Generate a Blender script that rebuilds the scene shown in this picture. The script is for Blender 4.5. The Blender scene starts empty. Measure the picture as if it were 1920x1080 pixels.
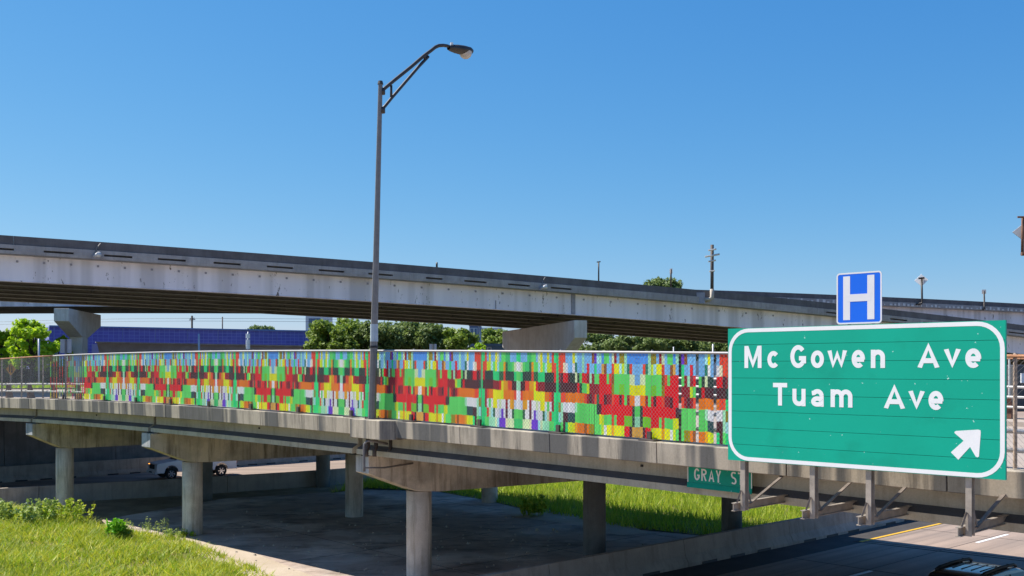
import bpy, bmesh, math, random
import numpy as np
from mathutils import Vector, Matrix
random.seed(7); rng = np.random.default_rng(7)
SC = bpy.context.scene; COL = SC.collection
# ------------------------------------------------------------------ camera, sky, sun, exposure
F = 1950.0; HY = 690.0; CZ = 6.35
cam = bpy.data.cameras.new('camera'); co = bpy.data.objects.new('camera', cam); COL.objects.link(co)
cam.sensor_width = 36; cam.lens = 36*F/1920; cam.shift_y = (HY-540)/1920; cam.clip_end = 6000; cam.clip_start = .1
co.location = (0, 0, CZ); co.rotation_euler = (math.pi/2, 0, 0); SC.camera = co
SUN = Vector((-.769, .283, 1.0)).normalized()          # towards the sun
elev = math.asin(SUN.z); azi = math.atan2(SUN.x, SUN.y)
SKG = (1.35, .78, .42); SKK = (.195, .69, 1.87)
w = bpy.data.worlds.new('World'); SC.world = w; w.use_nodes = True
nt = w.node_tree; bg = nt.nodes['Background']; sk = nt.nodes.new('ShaderNodeTexSky')
sk.sky_type = 'NISHITA'; sk.sun_disc = False; sk.sun_elevation = elev; sk.sun_rotation = azi
sk.air_density = 1.0; sk.dust_density = .1; sk.ozone_density = 2.0; sk.altitude = 0
sep = nt.nodes.new('ShaderNodeSeparateColor'); cmb = nt.nodes.new('ShaderNodeCombineColor'); nt.links.new(sk.outputs[0], sep.inputs[0])
for ch, g_, k_ in ((0, SKG[0], SKK[0]), (1, SKG[1], SKK[1]), (2, SKG[2], SKK[2])):     # colour grade of the whole sky
    p_ = nt.nodes.new('ShaderNodeMath'); p_.operation = 'POWER'; p_.inputs[1].default_value = g_; nt.links.new(sep.outputs[ch], p_.inputs[0])
    q_ = nt.nodes.new('ShaderNodeMath'); q_.operation = 'MULTIPLY'; q_.inputs[1].default_value = k_; nt.links.new(p_.outputs[0], q_.inputs[0]); nt.links.new(q_.outputs[0], cmb.inputs[ch])
nt.links.new(cmb.outputs[0], bg.inputs[0]); bg.inputs[1].default_value = .12
sl = bpy.data.lights.new('sun', 'SUN'); sl.energy = 4.6; sl.angle = math.radians(.5); sl.color = (1, .95, .86)
so = bpy.data.objects.new('sun', sl); COL.objects.link(so); so.rotation_euler = SUN.to_track_quat('Z', 'Y').to_euler()
SC.cycles.diffuse_bounces = 8; SC.cycles.max_bounces = 12
SC.view_settings.view_transform = 'Standard'; SC.view_settings.look = 'None'
SC.view_settings.exposure = .72; SC.view_settings.gamma = 1; SC.view_settings.use_curve_mapping = False

# ------------------------------------------------------------------ materials
MATS = {}
def newmat(name):
    m = bpy.data.materials.new(name); m.use_nodes = True; MATS[name] = m
    return m, m.node_tree.nodes, m.node_tree.links, m.node_tree.nodes['Principled BSDF']
def mixc(N, L, fac, a, b, blend='MIX'):
    x = N.new('ShaderNodeMix'); x.data_type = 'RGBA'; x.blend_type = blend
    for s, v in ((x.inputs[0], fac), (x.inputs[6], a), (x.inputs[7], b)):
        if hasattr(v, 'links') or isinstance(v, bpy.types.NodeSocket): L.new(v, s)
        else: s.default_value = (*v, 1) if isinstance(v, tuple) else v
    return x.outputs[2]
def noise(N, L, scale, detail=4, sc=(1, 1, 1), src='Object', rough=.6, loc=(0, 0, 0)):
    tc = N.new('ShaderNodeTexCoord'); mp = N.new('ShaderNodeMapping'); n = N.new('ShaderNodeTexNoise')
    L.new(tc.outputs[src], mp.inputs[0]); mp.inputs['Scale'].default_value = sc; mp.inputs['Location'].default_value = loc
    L.new(mp.outputs[0], n.inputs[0]); n.inputs['Scale'].default_value = scale
    n.inputs['Detail'].default_value = detail; n.inputs['Roughness'].default_value = rough
    return n.outputs[0]
def ramp(N, L, fac, lo, hi):
    r = N.new('ShaderNodeMapRange'); L.new(fac, r.inputs[0]); r.inputs[1].default_value = lo; r.inputs[2].default_value = hi
    return r.outputs[0]
def bump(N, L, B, h, strength=.3, dist=.02):
    b = N.new('ShaderNodeBump'); L.new(h, b.inputs['Height']); b.inputs['Strength'].default_value = strength
    b.inputs['Distance'].default_value = dist; L.new(b.outputs[0], B.inputs['Normal'])
def plain(name, c, rough=.6, metal=0, var=.15, scale=3, emit=None):
    m, N, L, B = newmat(name)
    n = noise(N, L, scale, 5)
    o = mixc(N, L, ramp(N, L, n, .3, .7), tuple(x*(1-var) for x in c), tuple(min(1, x*(1+var)) for x in c))
    L.new(o, B.inputs['Base Color']); B.inputs['Roughness'].default_value = rough; B.inputs['Metallic'].default_value = metal
    return m
def concrete(name, base, dark, tan, streak=.5, patch=.5, sc=(1, 1, 1), rough=.9, fine=.25, lo=.42, hi=.6):
    m, N, L, B = newmat(name)
    big = noise(N, L, .9, 3, sc)
    c = mixc(N, L, ramp(N, L, big, lo, hi), base, tan)
    st = noise(N, L, 2.2, 5, (1.6, 1.6, .12), rough=.75)
    f1 = N.new('ShaderNodeMath'); f1.operation = 'MULTIPLY'; L.new(ramp(N, L, st, .48, .72), f1.inputs[0]); f1.inputs[1].default_value = streak
    c = mixc(N, L, f1.outputs[0], c, dark)
    bl = noise(N, L, .55, 6, loc=(9, 3, 5), rough=.7)
    f2 = N.new('ShaderNodeMath'); f2.operation = 'MULTIPLY'; L.new(ramp(N, L, bl, .5, .72), f2.inputs[0]); f2.inputs[1].default_value = patch
    c = mixc(N, L, f2.outputs[0], c, dark)
    fn = noise(N, L, 28, 6, rough=.8)
    c = mixc(N, L, ramp(N, L, fn, .3, .7), c, mixc(N, L, fine, c, (0, 0, 0)))
    L.new(c, B.inputs['Base Color']); B.inputs['Roughness'].default_value = rough
    bump(N, L, B, fn, .35, .01)
    return m
M_kerb_a = concrete('kerb_concrete_grey', (.135, .13, .122), (.06, .054, .046), (.50, .43, .335), .85, .3, (1.0, 1.0, .03), lo=.47, hi=.53)
M_kerb = M_kerb_a
M_girder = concrete('girder_concrete', (.52, .48, .37), (.20, .16, .12), (.56, .52, .42), .45, .6)
M_flange_top = concrete('girder_flange_dirt', (.12, .118, .12), (.07, .07, .07), (.15, .148, .15), .2, .4)
M_cap = concrete('cap_concrete', (.48, .42, .34), (.13, .095, .06), (.68, .58, .46), .95, .5)
M_capend_lit = concrete('cap_end_lit_concrete', (.42, .43, .45), (.12, .12, .12), (.55, .55, .56), .8, .3)  # cap concrete with the bluish light on its near end painted in
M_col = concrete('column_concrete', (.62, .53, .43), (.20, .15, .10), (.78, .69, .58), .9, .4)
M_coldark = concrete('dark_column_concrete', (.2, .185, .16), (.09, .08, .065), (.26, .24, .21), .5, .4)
M_barrier = concrete('barrier_concrete', (.42, .36, .30), (.18, .15, .12), (.50, .43, .36), .5, .4)
M_wall = concrete('wall_concrete', (.2, .19, .18), (.09, .09, .085), (.26, .25, .235), .5, .5)
M_deck = concrete('deck_concrete', (.42, .34, .28), (.25, .2, .17), (.46, .38, .31), .0, .35)
M_over = concrete('overpass_parapet', (.13, .12, .125), (.08, .075, .075), (.165, .155, .16), .5, .3)
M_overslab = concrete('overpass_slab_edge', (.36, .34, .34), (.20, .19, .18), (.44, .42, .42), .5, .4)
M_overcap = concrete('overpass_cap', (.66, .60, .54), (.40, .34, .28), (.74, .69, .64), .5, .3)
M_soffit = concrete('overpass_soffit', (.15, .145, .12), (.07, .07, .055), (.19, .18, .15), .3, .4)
M_pave = concrete('apron_pavement', (.48, .37, .30), (.16, .125, .10), (.80, .68, .57), .0, .85, (.3, .3, 1), lo=.5, hi=.68)
nt_ = M_pave.node_tree; Np, Lp = nt_.nodes, nt_.links; Bp = Np['Principled BSDF']; src_ = Bp.inputs['Base Color'].links[0].from_socket
st_ = ramp(Np, Lp, noise(Np, Lp, 1.1, 6, (.5, 1.4, 1), loc=(4, 4, 0), rough=.7), .52, .66); st2_ = ramp(Np, Lp, noise(Np, Lp, .28, 4, loc=(1, 9, 0), rough=.6), .55, .66)
c_ = mixc(Np, Lp, st_, src_, mixc(Np, Lp, .55, src_, (.03, .028, .025))); c_ = mixc(Np, Lp, st2_, c_, mixc(Np, Lp, .5, c_, (.7, .64, .58))); Lp.new(c_, Bp.inputs['Base Color'])
M_path = concrete('path_concrete', (.50, .40, .29), (.33, .25, .16), (.56, .46, .35), .0, .5, (.6, .6, 1))
M_dirt = concrete('bare_ground', (.30, .23, .14), (.14, .12, .06), (.42, .33, .20), 0, .5)
M_shoulder = concrete('shoulder_asphalt', (.055, .048, .044), (.035, .03, .028), (.075, .065, .06), 0, .4)
def roadmat():
    m, N, L, B = newmat('road_concrete')
    # wheel tracks run along the lanes (Object x = along lanes, y = across)
    tr = noise(N, L, 1.0, 3, (.03, .9, 1))
    c = mixc(N, L, ramp(N, L, tr, .42, .62), (.43, .315, .245), (.27, .205, .165))
    fn = noise(N, L, 30, 6, rough=.8); bl = noise(N, L, .5, 5)
    c = mixc(N, L, ramp(N, L, bl, .4, .8), c, (.30, .23, .185))
    c = mixc(N, L, ramp(N, L, fn, .35, .65), c, mixc(N, L, .25, c, (0, 0, 0)))
    ol = noise(N, L, 1.0, 4, (.02, 2.6, 1), loc=(3, 2.2, 0)); c = mixc(N, L, ramp(N, L, ol, .56, .72), c, mixc(N, L, .45, c, (.05, .045, .04)))
    sp = noise(N, L, 2.2, 5, loc=(8, 1, 0), rough=.7); c = mixc(N, L, ramp(N, L, sp, .66, .74), c, (.16, .13, .11))
    L.new(c, B.inputs['Base Color']); B.inputs['Roughness'].default_value = .85
    return m
M_road = roadmat()
def steelgirder():
    m, N, L, B = newmat('steel_girder_paint')
    a = noise(N, L, .6, 4, (1, 1, .2)); c = mixc(N, L, ramp(N, L, a, .35, .65), (.74, .69, .74), (.86, .81, .85))
    b = noise(N, L, 2.6, 4, (1, 1, .35), loc=(5, 2, 1), rough=.8)
    c = mixc(N, L, ramp(N, L, b, .625, .67), c, (.14, .11, .10))
    v = noise(N, L, .35, 3, (1.5, 1.5, .02)); c = mixc(N, L, ramp(N, L, v, .48, .6), c, mixc(N, L, .45, c, (.3, .28, .28)))
    L.new(c, B.inputs['Base Color']); B.inputs['Roughness'].default_value = .6
    return m
M_sg = steelgirder()
M_bolt = plain('girder_bolt_plate', (.3, .29, .33), .7)
M_galv = plain('galvanised_steel', (.19, .18, .18), .5, .35, .15, 6)
M_galvd = plain('weathered_lamp_steel', (.055, .048, .044), .5, .3, .2, 5)
M_rust = plain('rusty_steel', (.16, .075, .045), .8, 0, .45, 6)
M_rustlight = plain('rust_orange_pipe', (.42, .2, .1), .8, 0, .3, 4)
M_white_pipe = plain('pale_pipe', (.62, .60, .57), .5, .2, .1, 5)
M_tanpost = plain('weathered_tan_post', (.40, .31, .24), .8, 0, .5, 12)
M_fencepipe = plain('dull_galvanised_pipe', (.44, .42, .42), .6, .2, .1, 5)
M_wire = plain('fence_wire', (.3, .3, .3), .6, .3, .1, 3)
M_black = plain('black', (.015, .015, .016), .6)
M_tyre = plain('tyre_rubber', (.02, .02, .02), .85)
M_alum = plain('bracket_aluminium', (.40, .345, .29), .5, .3, .25, 5)
M_brace = plain('brace_rusty_steel', (.2, .16, .13), .6, .2, .4, 4)
M_brktdark = plain('bracket_dark_steel', (.10, .08, .07), .7, .2, .3, 5)
M_back = plain('sign_back_aluminium', (.45, .44, .46), .5, .3, .15, 2)
def signgreen(name, c, c2):
    m, N, L, B = newmat(name)
    a = noise(N, L, .8, 4); o = mixc(N, L, ramp(N, L, a, .3, .7), c, c2)
    s = noise(N, L, 14, 3, loc=(3, 1, 8), rough=.5); o = mixc(N, L, ramp(N, L, s, .735, .75), o, (.5, .75, .68))
    s = noise(N, L, 1.2, 5, (.5, 1, 1), loc=(7, 7, 2)); o = mixc(N, L, ramp(N, L, s, .55, .8), o, tuple(x*.85 for x in c))
    L.new(o, B.inputs['Base Color']); B.inputs['Roughness'].default_value = .55; B.inputs['Specular IOR Level'].default_value = .25
    return m
M_green = signgreen('sign_green', (.0, .355, .235), (.0, .395, .265))
M_green2 = signgreen('street_sign_green', (.0, .26, .165), (.0, .30, .19))
M_white = plain('sign_white', (.84, .84, .84), .45, 0, .04, 3)
M_whiteH = plain('sign_white_grey', (.72, .72, .74), .45, 0, .04, 3)
M_blue = plain('sign_blue', (.0, .13, .75), .4, 0, .04, 2)
M_bronze = plain('street_letter_grey', (.74, .70, .62), .5, 0, .05)
M_yelsign = plain('sign_yellow', (.62, .30, .02), .5, 0, .06)
M_yline = plain('yellow_paint', (.75, .42, .02), .6, 0, .12, 9)
M_wline = plain('white_paint', (.8, .8, .8), .6, 0, .05, 9)
M_glass = newmat('vehicle_glass')[0]; B = M_glass.node_tree.nodes['Principled BSDF']
B.inputs['Base Color'].default_value = (.012, .014, .018, 1); B.inputs['Roughness'].default_value = .08
def carpaint(n, c, metal=.2, rough=.3):
    m, N, L, B = newmat(n); B.inputs['Base Color'].default_value = (*c, 1); B.inputs['Metallic'].default_value = metal
    B.inputs['Roughness'].default_value = rough; B.inputs['Coat Weight'].default_value = .8; B.inputs['Coat Roughness'].default_value = .06
    return m
M_truck = carpaint('truck_white_paint', (.66, .67, .70), 0, .35); M_suv = carpaint('suv_black_paint', (.012, .014, .022), .1, .22)
M_chrome = plain('chrome', (.75, .75, .77), .15, 1, .05)
M_orange = newmat('lit_turn_signal')[0]; B = M_orange.node_tree.nodes['Principled BSDF']
B.inputs['Base Color'].default_value = (.9, .3, .02, 1); B.inputs['Emission Color'].default_value = (1, .33, .04, 1); B.inputs['Emission Strength'].default_value = 3
M_lens = plain('lamp_lens', (.5, .46, .42), .2, 0, .2, 9); M_red = plain('red_lens', (.5, .02, .02), .25)
def leafmat(n, c, c2, tr=.35):
    m, N, L, B = newmat(n); g = N.new('ShaderNodeNewGeometry')
    o = mixc(N, L, g.outputs['Random Per Island'], c, c2)
    nz = noise(N, L, .45, 3); o = mixc(N, L, ramp(N, L, nz, .4, .65), o, mixc(N, L, .35, o, tuple(x*.55 for x in c)))
    L.new(o, B.inputs['Base Color']); B.inputs['Roughness'].default_value = .6
    t = N.new('ShaderNodeBsdfTranslucent'); L.new(o, t.inputs[0]); ms = N.new('ShaderNodeMixShader'); ms.inputs[0].default_value = tr
    L.new(B.outputs[0], ms.inputs[1]); L.new(t.outputs[0], ms.inputs[2]); L.new(ms.outputs[0], N['Material Output'].inputs[0])
    return m
M_leaf = leafmat('leaves_green', (.17, .27, .03), (.36, .46, .07), .4)
M_leafb = leafmat('leaves_bright', (.26, .48, .01), (.55, .72, .03), .5)
M_leafo = leafmat('leaves_oak', (.13, .20, .045), (.30, .38, .11), .35)
M_grass = leafmat('grass_blades', (.20, .38, .012), (.72, .66, .06), .4)
M_grassd = leafmat('grass_blades_lush', (.20, .38, .015), (.66, .68, .07), .4)
M_straw = leafmat('dry_stalks', (.50, .50, .10), (.80, .76, .36), .3)
M_weed = leafmat('weed_leaves', (.24, .36, .04), (.58, .66, .22), .35)
M_bark = plain('bark', (.07, .055, .04), .95, 0, .4, 8)
M_soil = concrete('grass_ground', (.12, .14, .012), (.06, .07, .012), (.24, .20, .05), 0, .6)
M_flower = plain('white_flower', (.8, .78, .72), .7)
def tilemat():
    m, N, L, B = newmat('blue_tile'); tc = N.new('ShaderNodeTexCoord'); br = N.new('ShaderNodeTexBrick')
    L.new(tc.outputs['UV'], br.inputs[0]); br.offset = 0; br.inputs['Scale'].default_value = 1
    br.inputs['Brick Width'].default_value = .62; br.inputs['Row Height'].default_value = .42; br.inputs['Mortar Size'].default_value = .022
    br.inputs['Color1'].default_value = (.075, .085, .40, 1); br.inputs['Color2'].default_value = (.10, .115, .48, 1); br.inputs['Mortar'].default_value = (.2, .25, .6, 1)
    L.new(br.outputs[0], B.inputs['Base Color']); B.inputs['Roughness'].default_value = .3
    return m
M_tile = tilemat()
M_stucco = concrete('grey_brown_stucco', (.36, .30, .275), (.26, .215, .20), (.42, .355, .33), 0, .3)
M_bwall = plain('white_building_wall', (.62, .61, .6), .8, 0, .06); M_win = plain('building_window', (.10, .16, .24), .15, 0, .2, 1)
M_bgrey = plain('blue_grey_cladding', (.12, .14, .22), .6, 0, .1)
# mural palette
PAL = dict(b=(.16,.40,.86), B=(.06,.25,.75), c=(.32,.66,.80), g=(.03,.45,.12), G=(.01,.58,.17), l=(.10,.60,.11), d=(.018,.045,.035), D=(.02,.12,.05),
 m=(.30,.72,.40), w=(.78,.78,.76), r=(.66,.004,.012), R=(.85,.05,.02), k=(.25,.008,.02), n=(.065,.014,.022), o=(.9,.16,.004), O=(.86,.30,.002),
 y=(.82,.72,.0), Y=(.50,.68,.01), p=(.55,.75,.36), v=(.13,.03,.48), V=(.48,.55,.85), u=(.24,.07,.01), U=(.26,.21,.004), q=(.60,.32,.05),
 t=(.005,.16,.10), e=(.75,.60,.38), x=(.02,.07,.075), h=(.16,.50,.02))
def slatmat(k, c):
    m, N, L, B = newmat('slat_'+k); g = N.new('ShaderNodeNewGeometry')
    o = mixc(N, L, g.outputs['Random Per Island'], c, tuple(x*.86 for x in c)); L.new(o, B.inputs['Base Color']); B.inputs['Roughness'].default_value = .6; B.inputs['Specular IOR Level'].default_value = .08
    return m
PK = list(PAL); PM = [slatmat(k, tuple(min(.95, x*1.45) for x in PAL[k])) for k in PK]; PI_ = {k: i for i, k in enumerate(PK)}

# ------------------------------------------------------------------ mesh helpers
class MB:
    def __init__(s): s.v = []; s.f = []; s.uv = []; s.mi = []
    def poly(s, pts, uv=None, mi=0):
        n = len(s.v); s.v += [tuple(p) for p in pts]; s.f.append(tuple(range(n, n+len(pts)))); s.uv.append(uv); s.mi.append(mi)
    def mesh(s, vs, fs, uvs=None, mi=0):
        n = len(s.v); s.v += [tuple(p) for p in vs]
        for i, f in enumerate(fs): s.f.append(tuple(a+n for a in f)); s.uv.append(uvs[i] if uvs else None); s.mi.append(mi)
    def hexa(s, b, t, mi=0):       # bottom ring, top ring (4 each)
        s.mesh(list(b)+list(t), [(3,2,1,0),(4,5,6,7),(0,1,5,4),(1,2,6,5),(2,3,7,6),(3,0,4,7)], mi=mi)
    def box(s, x0, x1, y0, y1, z0, z1, mi=0, fn=None):
        P = [(x0,y0),(x1,y0),(x1,y1),(x0,y1)]; f = fn or (lambda x, y, z: (x, y, z))
        s.hexa([f(x, y, z0) for x, y in P], [f(x, y, z1) for x, y in P], mi)
    def bar(s, a, b, w, h=None, up=(0, 0, 1), mi=0):
        a = Vector(a); b = Vector(b); h = h or w; d = (b-a).normalized(); u = Vector(up)
        if abs(d.dot(u)) > .98: u = Vector((1, 0, 0))
        sx = d.cross(u).normalized()*w/2; sy = sx.cross(d).normalized()*h/2
        s.hexa([a-sx-sy, a+sx-sy, a+sx+sy, a-sx+sy], [b-sx-sy, b+sx-sy, b+sx+sy, b-sx+sy], mi)
    def tube(s, pts, rad, n=8, mi=0, caps=True):
        pts = [Vector(p) for p in pts]; rad = rad if isinstance(rad, (list, tuple)) else [rad]*len(pts)
        base = len(s.v); prev = None
        for i, p in enumerate(pts):
            d = (pts[min(i+1, len(pts)-1)]-pts[max(i-1, 0)]).normalized()
            if prev is None:
                u = Vector((0, 0, 1)) if abs(d.z) < .9 else Vector((1, 0, 0)); prev = d.cross(u).normalized()
            sx = (prev-d*prev.dot(d)).normalized(); sy = d.cross(sx); prev = sx
            for k in range(n):
                a = 2*math.pi*k/n; s.v.append(tuple(p+(sx*math.cos(a)+sy*math.sin(a))*rad[i]))
        for i in range(len(pts)-1):
            for k in range(n):
                a = base+i*n+k; b_ = base+i*n+(k+1) % n; s.f.append((a, b_, b_+n, a+n)); s.uv.append(None); s.mi.append(mi)
        if caps:
            s.f.append(tuple(base+k for k in range(n))[::-1]); s.uv.append(None); s.mi.append(mi)
            e = base+(len(pts)-1)*n; s.f.append(tuple(e+k for k in range(n))); s.uv.append(None); s.mi.append(mi)
    def build(s, name, mats, parent=None, smooth=False, bevel=0, loc=None):
        me = bpy.data.meshes.new(name)
        off = Vector(parent.matrix_world_loc) if False else None
        me.from_pydata(s.v, [], s.f)
        for m in (mats if isinstance(mats, (list, tuple)) else [mats]): me.materials.append(m)
        if any(s.mi): me.polygons.foreach_set('material_index', s.mi)
        if any(u is not None for u in s.uv):
            ul = me.uv_layers.new(name='UVMap'); k = 0
            for f, u in zip(s.f, s.uv):
                for j in range(len(f)):
                    if u is not None: ul.data[k].uv = u[j]
                    k += 1
        if smooth: me.polygons.foreach_set('use_smooth', [True]*len(me.polygons))
        me.update()
        o = bpy.data.objects.new(name, me); COL.objects.link(o)
        if parent is not None: o.parent = parent
        if bevel:
            b = o.modifiers.new('bevel', 'BEVEL'); b.width = bevel; b.segments = 2; b.limit_method = 'ANGLE'; b.angle_limit = .6
        return o
def tag(o, label=None, cat=None, group=None, kind=None):
    if label: o['label'] = label
    if cat: o['category'] = cat
    if group: o['group'] = group
    if kind: o['kind'] = kind
    return o
def thing(name, label, cat, group=None, loc=(0, 0, 0)):
    o = bpy.data.objects.new(name, None); o.empty_display_size = .3; COL.objects.link(o); o.location = loc
    return tag(o, label, cat, group)
class Off(MB):                     # collects world coordinates, builds them relative to the root's location
    def build(s, name, mats, parent=None, **k):
        if parent is not None:
            r = parent
            L = Vector((0, 0, 0))
            while r is not None: L += r.location; r = r.parent
            s.v = [(a-L.x, b-L.y, c-L.z) for a, b, c in s.v]
        return MB.build(s, name, mats, parent, **k)
def P(px, py, D): return Vector(((px-960)*D/F, D, CZ+(HY-py)*D/F))
def PG(px, py, z):                 # point of the picture on the level z
    D = (z-CZ)*F/(HY-py); return P(px, py, D)

# ------------------------------------------------------------------ Gray Street bridge frame of reference
RX, RY = -3.87, 29.06; UX, UY = .72, -.694; NX, NY = .694, .72
def zk(t):
    t = max(-30, min(t, 22)); return CZ + ((7.322e-06*t-2.5427e-04)*t-.0138947)*t-1.4184
def ztop(t):
    t = max(-30, min(t, 22)); return CZ + ((6.262e-06*t-3.6111e-04)*t-.0124458)*t+.4822
def G(t, a, h): return Vector((RX+UX*t+NX*a, RY+UY*t+NY*a, zk(t)+h))
def tpx(px):
    m = (px-960)/F; return (m*RY-RX)/(UX-m*UY)
def sweep(mb, prof, ts, fr=G, closed=True, mats=None, caps=True):
    n = len(prof); base = len(mb.v)
    for t in ts:
        for a, h in prof: mb.v.append(tuple(fr(t, a, h)))
    for i in range(len(ts)-1):
        per = 0
        for k in range(n if closed else n-1):
            k2 = (k+1) % n; L = math.hypot(prof[k2][0]-prof[k][0], prof[k2][1]-prof[k][1])
            mb.f.append((base+i*n+k, base+i*n+k2, base+(i+1)*n+k2, base+(i+1)*n+k))
            mb.uv.append(((ts[i], per), (ts[i], per+L), (ts[i+1], per+L), (ts[i+1], per))); per += L
            mb.mi.append(mats[k] if mats else 0)
    if closed and caps:
        mb.f.append(tuple(base+k for k in range(n))[::-1]); mb.uv.append(None); mb.mi.append(0)
        e = base+(len(ts)-1)*n; mb.f.append(tuple(e+k for k in range(n))); mb.uv.append(None); mb.mi.append(0)
def lin(a, b, step): 
    n = max(1, int(math.ceil((b-a)/step))); return [a+(b-a)*i/n for i in range(n+1)]

# ------------------------------------------------------------------ setting: ground, roads
FX, FY = .73, .68                        # lanes run this way
def V(s, v, z): return Vector((FX*s+.68*v, FY*s-.73*v, z))      # s along lanes, v across (towards camera right = +)
def sv(p):                                # inverse of V
    det = FX*(-.73)-.68*FY; return ((-.73*p[0]-.68*p[1])/det, (-FY*p[0]+FX*p[1])/det)
def sheet(name, pts, mat, z=None):
    mb = MB(); mb.poly([(p[0], p[1], p[2] if z is None else z) for p in pts]); return tag(mb.build(name, mat), kind='structure')
RZ = -1.45                                # lower roadway beyond the near barrier
NBp = [Vector((-31, 46.5, 0)), Vector((-24.6, 50.2, 0)), Vector((-17, 53.6, 0)), Vector((-10.7, 57.0, 0)), Vector((2, 66.5, 0)), Vector((60, 119, 0))]
# trench floor (apron level), stops at the near barrier line
sheet('ground', [(-420, -300, 0), (600, -300, 0), (600, 600, 0), (60, 119, 0), (2, 66.5, 0), (-10.7, 57.0, -.12), (-17, 53.6, -.22), (-24.6, 50.2, -.3), (-31, 46.5, -.3), (-420, -110, -.3)], M_dirt)
# sunken roadway
mb = MB(); mb.poly([tuple(V(-600, -30, RZ)), tuple(V(900, -30, RZ)), tuple(V(900, -80, RZ)), tuple(V(-600, -80, RZ))]); o = mb.build('road', M_road); tag(o, kind='structure')
o2 = bpy.data.objects['road']
def strip(name, s0, s1, v0, v1, z, mat, kind=True, parent=None):
    """sheet in lane coordinates: its own x runs along the lanes"""
    mb = MB(); mb.box(s0, s1, v0, v1, z-.02, z); o = mb.build(name, mat, parent)
    o.matrix_world = Matrix(((FX, .68, 0, 0), (FY, -.73, 0, 0), (0, 0, 1, 0), (0, 0, 0, 1)))
    if kind: tag(o, kind='structure')
    return o
strip('freeway_shoulder', -80, 110, -20.75, -19.0, .012, M_shoulder)
strip('freeway_road', -80, 130, -19.0, 6, .02, M_road)
r = thing('lane_marking', 'solid yellow edge line of the freeway beside the dark shoulder', 'road marking')
s1 = sv(PG(1624, 1017, .02))[0]; strip('yellow_line', s1, s1+70, -19.2, -19.06, .026, M_yline, False, r)
r = thing('lane_marking', 'broken white lane line on the sunlit freeway concrete', 'road marking', 'white lane dashes')
for px0, py0, px1, py1 in ((1843, 1019, 1906, 1004), (1560, 1089, 1640, 1071.5)):
    a = sv(PG(px0, py0, .02)); b_ = sv(PG(px1, py1, .02)); strip('painted_dash', a[0], b_[0], -16.2, -16.07, .026, M_wline, False, r)
# expansion joint across the lanes and joint beside it
ja = PG(1600, 1015, .02); jb = PG(1920, 1052, .02)
mb = MB(); n_ = (jb-ja).normalized()
for off, wd in ((0, .05), (.35, .02)):
    s_ = Vector((-n_.y, n_.x, 0)); a = ja+s_*off; b_ = jb+n_*12+s_*off
    mb.bar((a.x, a.y, .027), (b_.x, b_.y, .027), wd, .012)
tag(mb.build('road_joint', M_shoulder), kind='structure')
mb = MB()
for k in range(-6, 20):
    s_ = s1-9.3+k*4.6
    if abs(s_-s1) < 1: continue
    a = V(s_, -18.98, .0225); b_ = V(s_+.0, 5.9, .0225); mb.bar(a, b_, .03, .006)
for v_ in (-16.3, -12.7): mb.bar(V(-40, v_, .0225), V(80, v_, .0225), .02, .006)
tag(mb.build('slab_joints', M_shoulder), kind='structure')
# far roadway lane lines
r = thing('lane_marking', 'faint pale edge line on the shaded roadway beyond the near barrier', 'road marking')
for v in (-57.5, -66.5):
    mb = MB(); mb.poly([tuple(V(-60, v, RZ+.006)), tuple(V(60, v, RZ+.006)), tuple(V(60, v+.14, RZ+.006)), tuple(V(-60, v+.14, RZ+.006))]); mb.build('painted_line', M_wline, r)
# apron pavement under the bridge
edge = [(-3.8, 52.7), (1.15, 45), (4, 41.3), (8.6, 39.0), (13.0, 43.4), (-1, 27), (-60+FX*60-.0, 0)]
apr = [PG(560, 1085, 0), PG(345, 1012, 0), PG(200, 985, 0), PG(190, 975, 0), PG(420, 935, 0), PG(560, 927, 0), PG(690, 918, 0), PG(820, 922, 0), PG(910, 938, 0), PG(1010, 962, 0), PG(1080, 975, 0), PG(1160, 990, 0), PG(1300, 1003, 0)]
bs = V(sv((6.86, 34.3))[0], -20.9, 0); be = V(sv((-4, 22))[0], -20.9, 0); bq = V(sv((8.25, 38.6))[0], -20.9, 0)
o = sheet('pavement', [(p[0], p[1]) for p in apr]+[(bq.x, bq.y), (bs.x, bs.y), (be.x, be.y), (-6, 25)], M_pave, .006)
bp = [PG(1000, 950, 0), PG(1075, 966, 0), PG(1125, 975, 0), PG(1185, 987, 0), PG(1215, 1000, 0), PG(1165, 1004, 0), PG(1110, 996, 0), PG(1090, 985, 0), PG(1030, 978, 0), PG(960, 968, 0), PG(935, 955, 0)]
sheet('bare_earth', [(p[0], p[1]) for p in bp], M_path, .010)
mb = MB()
for v_ in (-25.5, -30, -34.5, -39): mb.bar(V(sv(PG(640, 1060, 0))[0]-4 if v_ > -33 else 20, v_, .0075), V(40 if v_ > -33 else 38, v_, .0075), .03, .004)
for s_ in range(16, 40, 5): mb.bar(V(s_, -23, .0075), V(s_+.4, -39, .0075), .03, .004)
tag(mb.build('pavement_joints', M_shoulder), kind='structure')
pth = [PG(345, 1006, 0), PG(200, 986, 0), PG(185, 990, 0), PG(215, 1003, 0), PG(340, 1030, 0), PG(400, 1052, 0), PG(470, 1083, 0), (-8.6, 29, 0), (-5.3, 29, 0), PG(590, 1082, 0), PG(470, 1035, 0)]
sheet('path', [(p[0], p[1]) for p in pth], M_path, .012)
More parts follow.
